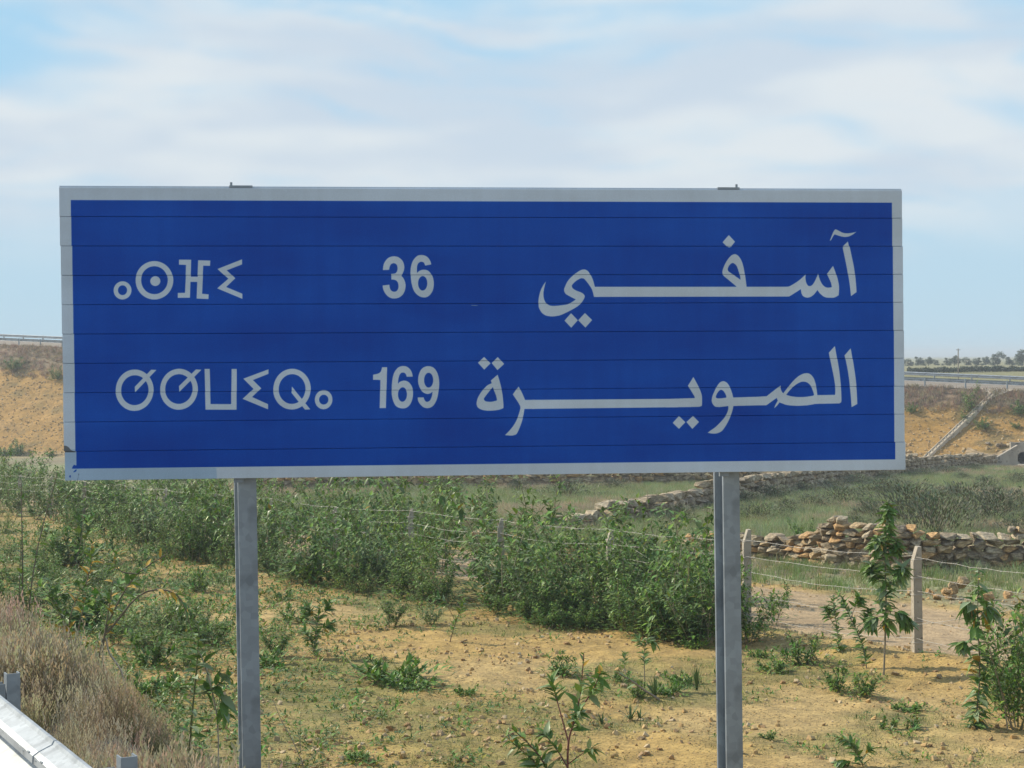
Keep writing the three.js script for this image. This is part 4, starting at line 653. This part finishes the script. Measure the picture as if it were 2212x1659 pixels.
// strap-leaved tufts
function tuft(px, py, hpx, n, label, spread, group) {
  const q = ground(px, py), f = rng(px), h = hpx * pxm(q.z), t = thing('strap_leaf_tuft', label, 'plant', q, 0, group);
  for (let k = 0; k < n; k++) { const a = k / n * 6.283 + f(), sp = rr(0.3, 1, f) * spread * h, A = new Acc(); A.col = mix3([0.07, 0.13, 0.03], [0.12, 0.17, 0.05], f()); let pl = null; for (let i = 0; i <= 6; i++) { const u = i / 6, w = 0.016 * (1 - u * 0.9), x = Math.cos(a) * sp * u, z = Math.sin(a) * sp * u, y = h * (1.5 * u - 0.9 * u * u * Math.min(1.3, sp / h)), c = [A.v(x - Math.sin(a) * w, y, z + Math.cos(a) * w), A.v(x + Math.sin(a) * w, y, z - Math.cos(a) * w)]; if (pl) A.quad(pl[0], c[0], c[1], pl[1]); pl = c; } part('leaf', A.geo(), mat.leaf, t); }
}
tuft(1362, 1557, 36, 11, 'strap-leaved tuft with arching leaves, larger of the two side by side', 1.5);
tuft(1382, 1557, 26, 7, 'strap-leaved tuft with arching leaves, smaller of the two side by side', 1.2);
tuft(1300, 1565, 24, 5, 'small strap-leaved tuft near the slender red-stemmed sapling', 1.0);
tuft(1415, 1508, 40, 12, 'spiky strap-leaved tuft growing out of the fallen branch foliage', 1.0);
tuft(1505, 1492, 44, 14, 'upright grey-green grass tuft left of the right steel post', 0.5);
tuft(600, 1500, 22, 7, 'small star-shaped leaf rosette on greenish soil', 1.2);

// ------------------------------------------------------------------ bushes of the field and the embankment
const cushion = { h: 0.8, w: 0.85, stems: 16, r: 0.012, leaf: 0.085, n: 26, side: 5, bare: 0.15, out: [0.4, 1.2], hang: 0, warm: 0.0, tint: 0.72, skirt: 200 };
const cushG = [0, 1, 2].map((k) => { const o = { ...cushion, w: 0.85 + k * 0.2, h: 0.8 - k * 0.08 }, f = rng(500 + k), S = new Acc(), A = new Acc(); S.col = [0.13, 0.11, 0.07]; for (let i = 0; i < 14; i++) { const a = f() * 6.28; S.tube(bend(V(0, -0.05, 0), V(Math.cos(a) * rr(0.2, 1.2, f), 0.8, Math.sin(a) * rr(0.2, 1.2, f)), o.h * 0.8, V(0, 0.3, 0), f, 4), 0.012, 0.005, 4); }
  for (let i = 0; i < 1500; i++) { const a = f() * 6.283, u = Math.pow(f(), 0.6), ph = f() * 1.5, lump = 0.8 + 0.4 * vnoise(a * 2.2, ph * 2.5, k * 7 + 1), r = o.w * lump * Math.sqrt(u) * Math.cos(ph * 0.95), y = o.h * lump * Math.sqrt(u) * Math.sin(ph) + 0.02; A.col = [rr(0.07, 0.13, f), rr(0.085, 0.15, f), rr(0.035, 0.065, f)]; const d = V(Math.cos(a) + (f() - 0.5), rr(0.2, 1.6, f), Math.sin(a) + (f() - 0.5)).normalize(); A.leaf(V(Math.cos(a) * r, y, Math.sin(a) * r), d, V(0, 1, 0), rr(0.07, 0.15, f), rr(0.018, 0.034, f), 0.05); }
  return { o, g: [S.geo(), A.geo()] }; });
[[1395, 1048, 34, 1.0], [1960, 1130, 62, 1.1], [2020, 1150, 60, 0.9], [1880, 1120, 26, 1.3], [1820, 1090, 30, 1.5], [2090, 1110, 46, 1.2], [2150, 1128, 50, 1.2], [2195, 1105, 36, 1.2], [1760, 1100, 22, 1.4], [1700, 1112, 24, 1.3], [2060, 1080, 22, 1.4], [1980, 1075, 24, 1.4], [2130, 1060, 24, 1.2], [2205, 1050, 22, 1.2], [1900, 1072, 26, 1.5], [2030, 1222, 56, 0.9], [2200, 1160, 30, 1.2], [1640, 1128, 30, 1.1], [1470, 1140, 34, 1.0], [1850, 1140, 20, 1.3], [1930, 1052, 16, 1.4], [2080, 1040, 14, 1.5], [1330, 1062, 20, 1.2], [1230, 1075, 26, 1.3], [1120, 1066, 22, 1.2], [960, 1070, 26, 1.2], [860, 1068, 18, 1.3], [1560, 1100, 22, 1.4], [1615, 1090, 20, 1.6], [1670, 1080, 22, 1.5], [1735, 1070, 20, 1.6], [1795, 1062, 19, 1.6], [1850, 1052, 19, 1.6], [1915, 1042, 17, 1.6], [1995, 1032, 15, 1.6], [2050, 1026, 14, 1.6], [2105, 1020, 14, 1.6]].forEach(([px, py, h, w], i) => put(cushG[i % 3], 'cushion_bush', px, py, h * 1.3, 'low grey-green cushion bush in the rough field behind the walls', 'bush', 'cushion bushes of the rough field', w));
function onSlope(px, py) { const r = ray(px, py); let best = null, bd = 1e9; for (let s = -20; s < 125; s += 0.5) for (let t = 0; t <= 1.001; t += 0.02) { const q = slopePt(s, t), v = q.clone().sub(camera.position), l = v.clone().multiplyScalar(1 / -v.z), e = Math.hypot(l.x - r.x / -r.z, l.y - r.y / -r.z); if (e < bd) { bd = e; best = q; } } return best; }
function putSlope(kind, px, py, hpx, label, wk = 1, name = 'slope_shrub') { const q = onSlope(px, py); q.y -= 0.05; const s = hpx * pxm(q.z) / kind.o.h; return plantThing(kind, name, q, px, [s * wk, s, s * wk], label, 'shrub'); }
putSlope(SK[2], 2096, 890, 84, 'young tree growing on the embankment beside the concrete drain chute', 0.8);
putSlope(SK[3], 2120, 925, 34, 'shrub on the embankment below the young tree', 1.3);
putSlope(SK[3], 2085, 906, 26, 'small shrub left of the young tree on the embankment', 1.3);
putSlope(SK[3], 2205, 895, 40, 'shrub on the embankment right of the young tree', 1.1);
putSlope(SK[3], 2200, 925, 20, 'small shrub on the embankment above the culvert', 1.2);
putSlope(SK[3], 1966, 890, 30, 'shrub on the embankment next to the sign board edge', 1.0);
putSlope(SK[3], 28, 798, 34, 'bush near the crest of the ochre embankment beside the sign', 1.5);
putSlope(SK[3], 122, 818, 40, 'thin shrub on the ochre embankment touching the sign edge', 0.8);
putSlope(SK[3], 8, 985, 36, 'shrub at the foot of the ochre embankment', 1.4);
putSlope(SK[3], 38, 1000, 46, 'loose shrub on the pale track below the ochre embankment', 0.9);
putSlope(SK[3], 105, 985, 20, 'small tuft at the foot of the ochre embankment', 1.3);

// ------------------------------------------------------------------ drain chute, culvert
{
  const top = onSlope(2152, 842), bot = onSlope(2003, 983), f = rng(5);
  const sT = emS(top.x, top.z), sB = emS(bot.x, bot.z), P = (t, off, lift) => { const a = slopePt(mix(sT, sB, t), 0.02 + 0.96 * t), b = slopePt(mix(sT, sB, t) - 0.02, 0.02 + 0.96 * t); const q = a; const lt = slopePt(mix(sT, sB, 0), 0.02), lb = slopePt(mix(sT, sB, 1), 0.98); return lt.lerp(lb, t).add(V(-EU.x * off, lift, -EU.z * off)); };
  const base0 = P(1, 0, 0), g = thing('drain_chute', 'concrete drain chute running down the ochre embankment', 'drain', base0);
  const bar = (off, w, h0, h1) => { const A = new Acc(); let pv = null; for (let i = 0; i <= 20; i++) { const t = i / 20, c = [[off - w / 2, h0], [off - w / 2, h1], [off + w / 2, h1], [off + w / 2, h0]].map(([o, h]) => { const q = P(t, o, h).sub(base0); return A.v(q.x, q.y, q.z); }); if (pv) for (let k = 0; k < 4; k++) A.quad(pv[k], c[k], c[(k + 1) % 4], pv[(k + 1) % 4]); pv = c; } const o = A.geo(); o.deleteAttribute('color'); return boxUV(o, 0.5); };
  part('channel_floor', bar(0, 0.28, -0.4, 0.12), mat.litconc, g); part('side_wall', bar(-0.175, 0.07, -0.4, 0.19), mat.litconc, g); part('side_wall', bar(0.175, 0.07, -0.4, 0.19), mat.litconc, g);
  for (let i = 1; i < 22; i++) { const st = part('step', box(0.27, 0.04, 0.10), mat.litconc, g); st.position.copy(P(i / 22, 0, 0.14).sub(base0)); st.rotation.y = Math.atan2(EU.z, -EU.x) * -1; }
  { const A = new Acc(), a = slopePt(sT - 1.3, 0), b = slopePt(sT + 1.3, 0), c = P(0.10, 0.35, 0.12), d = P(0.10, -0.35, 0.12); [a, b, d, c].forEach((q, i) => { q.sub(base0); A.v(q.x, q.y + (i < 2 ? 0.12 : 0), q.z); }); A.quad(0, 1, 2, 3); const o = A.geo(); o.deleteAttribute('color'); part('inlet_apron', boxUV(o, 0.5), mat.litconc, g); }
  const ap = part('outlet_slab', box(1.6, 0.35, 1.4), mat.concrete, g); ap.position.set(0, 0.05, 0.5);
}
{
  const q = ground(2190, 1005), g = thing('culvert', 'concrete pipe culvert with sloping wing wall at the embankment foot', 'culvert', q), m1 = pxm(q.z);
  const H = 48 * m1, L = 66 * m1;
  const wing = new THREE.Shape([[0, 0], [0, H], [-L, H * 0.30], [-L, 0]].map((a) => new THREE.Vector2(...a)));
  const w = part('wing_wall', boxUV(new THREE.ExtrudeGeometry(wing, { depth: 0.25, bevelEnabled: false }), 0.5), mat.concrete, g); w.position.set(-0.1, -0.1, 0.9); w.rotation.y = 0.25;
  const hs = new THREE.Shape([[0, -0.1], [3.2, -0.1], [3.2, H], [0, H]].map((a) => new THREE.Vector2(...a))), hole = new THREE.Path(); hole.absarc(0.95, 0.48, 0.46, 0, Math.PI * 2); hs.holes.push(hole);
  const hw = part('headwall', boxUV(new THREE.ExtrudeGeometry(hs, { depth: 0.3, bevelEnabled: false, curveSegments: 24 }), 0.5), mat.concrete, g); hw.position.set(0, 0, -1.1);
  const pipe = part('pipe', new THREE.CylinderGeometry(0.455, 0.455, 4, 24, 1, true).rotateX(Math.PI / 2), mat.concrete, g); pipe.position.set(0.95, 0.48, -3.0);
  const end = part('pipe_end', new THREE.CircleGeometry(0.45, 20), mat.concrete, g); end.position.set(0.95, 0.48, -4.9);
  const slab = part('floor_slab', box(5, 0.14, 2.2), mat.concrete, g); slab.position.set(0.6, -0.02, 0.2);
  // stone pitching on the slope round the pipe
  const s0 = emS(onSlope(2078, 990).x, onSlope(2078, 990).z), A = strip(null, 4, 3, 30, 10, (i, j) => { const s = mix(s0, s0 - 9, i), e = 0.62 + 0.10 * Math.sin(i * 5) + 0.06 * vnoise(i * 9, 3); return slopePt(s, mix(e + 0.16 * (1 - i), 0.99, j), 0.12); }, null);
  A.deleteAttribute('color'); const pit = struct('stone_pitching', A, std({ color: lin(0.50, 0.40, 0.28), map: stoneMap, bumpMap: stoneBump, bumpScale: 0.05, roughness: 0.95 }));
  const f = rng(17); for (let k = 0; k < 14; k++) { const p = slopePt(s0 - rr(1, 8, f), rr(0.74, 0.97, f), 0.16), st = part('stone', stoneG[f() * 14 | 0], mat.stone[4], pit); st.position.copy(p); st.scale.set(rr(0.3, 0.6, f), rr(0.2, 0.3, f), rr(0.3, 0.5, f)); }
}

// ------------------------------------------------------------------ far trees, hedge, pole
const treeG = [0, 1, 2].map((k) => { const f = rng(600 + k), S = new Acc(), A = new Acc(); S.col = [0.12, 0.10, 0.08]; S.tube(bend(V(0, -0.4, 0), V(0.05, 1, 0), 2.6, V(0, 0, 0), f, 5, 0.08), 0.16, 0.08, 6);
  const lobes = []; for (let i = 0; i < 11; i++) { const a = f() * 6.28, r = rr(0.2, 1.7, f), y = rr(0.4, 3.2, f) - r * 0.3; lobes.push([Math.cos(a) * r, y, Math.sin(a) * r, rr(0.55, 1.0, f)]); S.tube([V(0, 1.3, 0), V(Math.cos(a) * r * 0.5, y * 0.7 + 0.3, Math.sin(a) * r * 0.5), V(Math.cos(a) * r, y, Math.sin(a) * r)], 0.07, 0.02, 4); }
  for (const [lx, ly, lz, lr] of lobes) for (let i = 0; i < 230; i++) { const a = f() * 6.28, u = f() * 2 - 1, rad = lr * Math.pow(f(), 0.4), s = Math.sqrt(1 - u * u); A.col = [rr(0.05, 0.085, f), rr(0.075, 0.115, f), rr(0.04, 0.06, f)]; A.leaf(V(lx + Math.cos(a) * s * rad, ly + u * rad * 0.75, lz + Math.sin(a) * s * rad), V(f() - 0.5, f() - 0.3, f() - 0.5).normalize(), V(0, 1, 0), rr(0.2, 0.38, f), rr(0.10, 0.18, f), 0.1); }
  return { o: { h: 4.2, w: 2 }, g: [S.geo(), A.geo()] }; });
[[1962, 784, 12, 340, 1.6], [1984, 783, 22, 360, 1.0], [2006, 783, 20, 350, 0.9], [2020, 784, 11, 370, 1.4], [2046, 783, 18, 360, 1.1], [2062, 783, 24, 350, 1.0], [2088, 783, 15, 360, 1.2], [2112, 783, 19, 350, 1.1], [2130, 783, 20, 370, 1.0], [2155, 782, 29, 350, 1.1], [2180, 782, 20, 360, 1.2], [2208, 782, 40, 340, 1.1], [2245, 782, 34, 350, 1.1]].forEach(([px, py, h, d, w], i) => { const q = atDepth(px, py, d); q.y = groundY(q.x, q.z); const top = atDepth(px, py - h, d).y, k = treeG[i % 3], s = Math.max(0.3, (top - q.y) / k.o.h), t = thing('far_tree', 'hazy grey-green tree on the skyline beyond the embankment road', 'tree', q, px, 'skyline trees beyond the embankment road'); t.scale.set(s * w, s, s * w); part('trunk', k.g[0], mat.stem, t); part('crown', k.g[1], mat.dryleaf, t); });
{
  const f = rng(91), A = new Acc(); let c0 = null;                                  // dark low hedge across the far field
  for (let i = 0; i < 5200; i++) { const px = rr(1960, 2260, f), d = 215 + (px - 1960) * 0.05 + rr(-1.2, 1.2, f), q = atDepth(px, 795, d); const gy = groundY(q.x, q.z); if (!c0) c0 = V(q.x, gy, q.z); A.col = [rr(0.03, 0.055, f), rr(0.045, 0.075, f), rr(0.03, 0.04, f)]; A.leaf(V(q.x, gy + rr(0, 0.55, f) * (0.7 + 0.5 * vnoise(px * 0.08, 1)), q.z).sub(c0), V(f() - 0.5, f(), f() - 0.5).normalize(), V(0, 1, 0), rr(0.2, 0.4, f), rr(0.1, 0.2, f), 0.1); }
  const h = thing('hedge', 'dark low hedge line across the far green field', 'hedge', c0); part('foliage', A.geo(), mat.dryleaf, h);
  const p = atDepth(2070, 808, 165), q = V(p.x, Math.min(groundY(p.x, p.z), 1.6), p.z), t = atDepth(2070, 753, 165), pl = thing('pole', 'thin pale pole standing behind the embankment road', 'pole', q);
  part('shaft', new THREE.CylinderGeometry(0.05, 0.07, t.y - q.y, 8).translate(0, (t.y - q.y) / 2, 0), mat.concrete, pl); const arm = part('crossarm', box(0.4, 0.05, 0.05), mat.galv, pl); arm.position.y = t.y - q.y - 0.12;
}

// ------------------------------------------------------------------ grass, weeds, pebbles
function clump(n, h, r, cols, seed, heads, lean = 0.5, w = 0.006) { const f = rng(seed), A = new Acc(); for (let k = 0; k < n; k++) { const a = f() * 6.283, q = Math.sqrt(f()) * r, hh = h * rr(0.55, 1.1, f), d = f() * 6.283, le = hh * lean * f(); A.col = mix3(cols[0], cols[1], f()); const p = V(Math.cos(a) * q, -0.02, Math.sin(a) * q); A.blade(p, Math.cos(d), Math.sin(d), hh, w * rr(0.7, 1.4, f), le, f() * 3.14); if (heads && f() < heads) { A.col = mix3([0.32, 0.265, 0.165], [0.48, 0.42, 0.28], f()); const tp = V(p.x + Math.cos(d) * le * 0.92, p.y + hh * 0.93, p.z + Math.sin(d) * le * 0.92); for (let i = 0; i < 4; i++) A.leaf(tp.clone().add(V((f() - 0.5) * 0.025, (i - 1.5) * 0.02, (f() - 0.5) * 0.025)), V((f() - 0.5) * 0.9, 1, (f() - 0.5) * 0.9).normalize(), V(1, 0, 0), 0.035, 0.011, 0); } } return A.geo(); }
{
  const f = rng(101), list = [[], [], []];
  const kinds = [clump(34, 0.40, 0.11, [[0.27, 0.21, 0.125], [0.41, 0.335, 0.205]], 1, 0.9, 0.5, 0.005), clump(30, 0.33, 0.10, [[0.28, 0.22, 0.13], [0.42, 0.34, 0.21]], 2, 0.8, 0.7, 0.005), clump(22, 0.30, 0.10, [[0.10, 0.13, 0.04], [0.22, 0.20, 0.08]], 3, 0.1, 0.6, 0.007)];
  for (let i = 0; i < 6400; i++) { const u = rr(3, 27, f), p = 0.12 + Math.pow(f(), 0.9) * (u < 9.8 ? 0.85 : u < 11.5 ? 1.2 : 2.3), x = railAt(-u) + p / 0.883, z = -u, y = groundY(x, z), lush = vnoise(x * 2.1, z * 2.1, 14), green = vnoise(x * 0.9, z * 0.9, 4) > 0.54 || f() < 0.22; if (lush < 0.3 && f() < 0.75) continue; const strip0 = p < 0.55 + 0.3 * vnoise(x * 2, z * 2, 9), k = green || strip0 ? 2 : f() < 0.6 ? 0 : 1; const s = rr(0.7, 1.15, f) * (0.55 + 0.65 * lush) * (p > 1.7 ? 0.75 : 1) * (strip0 ? 0.75 : 1); list[k].push([M4(V(x, y, z), f() * 6.28, s, (f() - 0.5) * 0.2), lin(rr(0.85, 1.15, f), rr(0.85, 1.1, f), rr(0.85, 1.1, f))]); }  // green strip by the rail: partly real grass, partly stand-in for its shadow
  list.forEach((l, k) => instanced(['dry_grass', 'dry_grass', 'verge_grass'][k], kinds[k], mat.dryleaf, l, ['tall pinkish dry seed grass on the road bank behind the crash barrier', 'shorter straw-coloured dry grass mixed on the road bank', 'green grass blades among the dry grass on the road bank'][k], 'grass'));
}
{
  const f = rng(111), fieldG = [clump(22, 0.30, 0.20, [[0.18, 0.235, 0.095], [0.36, 0.40, 0.21]], 4, 0, 0.7, 0.013), clump(18, 0.24, 0.20, [[0.27, 0.24, 0.15], [0.38, 0.33, 0.22]], 5, 0.4, 0.8, 0.011), clump(20, 0.34, 0.18, [[0.12, 0.19, 0.04], [0.21, 0.28, 0.08]], 6, 0, 0.7, 0.014)], L = [[], [], []];
  for (let i = 0; i < 30000; i++) {
    const z = -34 - Math.pow(f(), 0.75) * 88, x = z * -1 * rr(-0.18, 0.33, f) , n = feN(x, z); if (n < 5.5 || emB(x, z) < 12) continue;
    const v = fbm(x * 0.22 + 4, z * 0.22, 6, 3), near = n < 10; const k = near ? (f() < 0.75 ? 2 : 0) : v > 0.55 ? 1 : f() < 0.2 ? 2 : 0;
    L[k].push([M4(V(x, groundY(x, z), z), f() * 6.28, rr(0.7, 1.3, f) * (near ? 0.75 : 1), 0), lin(rr(0.8, 1.2, f), rr(0.8, 1.15, f), rr(0.8, 1.1, f))]);
  }
  L.forEach((l, k) => instanced('field_grass', fieldG[k], mat.dryleaf, l, ['grey-green rough grass of the field behind the tan stone wall', 'pale dry grass patches of the field behind the tan stone wall', 'fresh green grass strip along the tan stone wall'][k], 'grass'));
}
{
  const f = rng(121), weed = shrubGeo({ h: 0.13, w: 0.13, stems: 4, r: 0.003, leaf: 0.055, n: 7, side: 1, bare: 0.05, out: [0.6, 1.4], hang: 0, warm: 0.04, skirt: 8 }, 700)[1], blades = clump(14, 0.07, 0.10, [[0.08, 0.14, 0.03], [0.17, 0.20, 0.05]], 8, 0, 0.9, 0.006), W = [], B = [];
  for (let i = 0; i < 26000; i++) {
    const z = -rr(17, 60, f), x = z * -1 * rr(-0.36, 0.36, f), n = feN(x, z); if (n > 0.4 || railP(x, z) < 3) continue;
    const m = fbm(x * 0.45 + 70, z * 0.45 + 12, 0, 5), left = sst(1, -7, x + (z + 25) * -0.02), dens = sst(0.50 - left * 0.12, 0.68, m) + left * 0.15;
    if (f() < dens * 0.55) B.push([M4(V(x, groundY(x, z), z), f() * 6.28, rr(0.6, 1.5, f)), lin(rr(0.8, 1.2, f), rr(0.8, 1.2, f), 1)]);
    if (f() < 0.008 + left * 0.26 + (m > 0.6 ? 0.05 : 0) + (z < -27 ? 0.02 : 0)) W.push([M4(V(x, groundY(x, z), z), f() * 6.28, rr(0.5, 1.7, f) * (1 + left * 0.7)), lin(rr(0.8, 1.3, f), rr(0.8, 1.2, f), 1)]);
  }
  instanced('ground_cover', blades, mat.dryleaf, B, 'short green growth in patches over the sandy soil', 'ground cover');
  instanced('seedlings', weed, mat.leaf, W, 'tiny green weeds scattered over the sandy soil', 'weeds');
}
{
  const f = rng(131), peb = [0, 1].map(() => []), cols = [[0.46, 0.32, 0.15], [0.42, 0.27, 0.11], [0.48, 0.37, 0.22], [0.34, 0.22, 0.11]];
  for (let i = 0; i < 26000; i++) { const z = -rr(16.5, 46, f), x = z * -1 * rr(-0.34, 0.34, f); if (railP(x, z) < 3.5) continue; const c = fbm(x * 0.8, z * 0.8, 11, 3); if (f() > sst(0.38, 0.66, c) + 0.12) continue; const s = 0.014 + 0.075 * Math.pow(f(), 3.4); peb[i % 2].push([new THREE.Matrix4().compose(V(x, groundY(x, z) + s * 0.16, z), new THREE.Quaternion().setFromEuler(new THREE.Euler(f(), f() * 6, f())), V(s, s * 0.7, s * 0.9)), lin(...cols[f() * 4 | 0])]); }
  const pm = std({ roughness: 0.95 }); peb.forEach((l, k) => instanced('pebbles', stoneG[k + 3], pm, l, ['small ochre pebbles and crumbs scattered over the sandy soil', 'small rounded clods scattered over the sandy soil'][k], 'pebbles'));
  const sl = []; for (let i = 0; i < 9000; i++) { const s = rr(-12, 118, f), t = rr(0.25, 1, f), p = slopePt(s, t, 0.02), q = rr(0.05, 0.2, f) * (f() < 0.1 ? 1.8 : 1); sl.push([new THREE.Matrix4().compose(p, new THREE.Quaternion().setFromEuler(new THREE.Euler(f(), f() * 6, f())), V(q, q * 0.7, q)), lin(...cols[f() * 4 | 0])]); }
  instanced('slope_gravel', stoneG[5], pm, sl, 'loose gravel covering the ochre embankment face', 'gravel');
  const tg = clump(16, 0.4, 0.28, [[0.26, 0.195, 0.13], [0.37, 0.285, 0.19]], 9, 0, 0.7, 0.035), tl = []; for (let i = 0; i < 5200; i++) { const s = rr(-12, 118, f), t = Math.pow(f(), 1.3) * 0.30, p = slopePt(s, t, 0); tl.push([M4(p, f() * 6.28, rr(0.6, 1.2, f)), lin(rr(0.8, 1.15, f), rr(0.8, 1.1, f), rr(0.8, 1.1, f))]); }
  instanced('crest_grass', tg, mat.dryleaf, tl, 'brown dry grass below the crest of the embankment', 'grass');
  // stones and clods that can be told apart
  [[790, 1570, 14], [845, 1578, 20], [952, 1589, 22], [1100, 1590, 18], [1168, 1592, 16], [1172, 1643, 20], [1080, 1655, 18], [1205, 1645, 22], [1185, 1605, 14], [1385, 1600, 18], [1396, 1634, 16], [1425, 1625, 12], [1225, 1393, 14], [1310, 1378, 10], [1155, 1424, 12], [1348, 1488, 18], [1370, 1490, 14], [1000, 1427, 10], [1010, 1640, 16], [905, 1640, 14], [695, 1285, 10], [1900, 1470, 14], [1935, 1462, 16], [1720, 1478, 12], [1690, 1480, 14], [1620, 1478, 12], [2030, 1465, 16], [1700, 1640, 12], [1780, 1570, 10], [2140, 1600, 14], [2010, 1612, 10], [600, 1440, 10], [880, 1570, 14], [1145, 1585, 20], [1120, 1578, 14]].forEach(([px, py, w], i) => { const q = ground(px, py), s = w * pxm(q.z) * 1.15; const m = stoneAt(scene, q.x, q.y + s * 0.12, q.z, s, s * 0.62, s * 0.85, f() * 6, f, 0.5, 'x', [2, 0, 2]); m.name = numbered('clod'); tag(m, 'small ochre clod or stone lying on the bare sandy soil', 'stone', 'clods on the bare soil'); });
}

renderer.render(scene, camera);
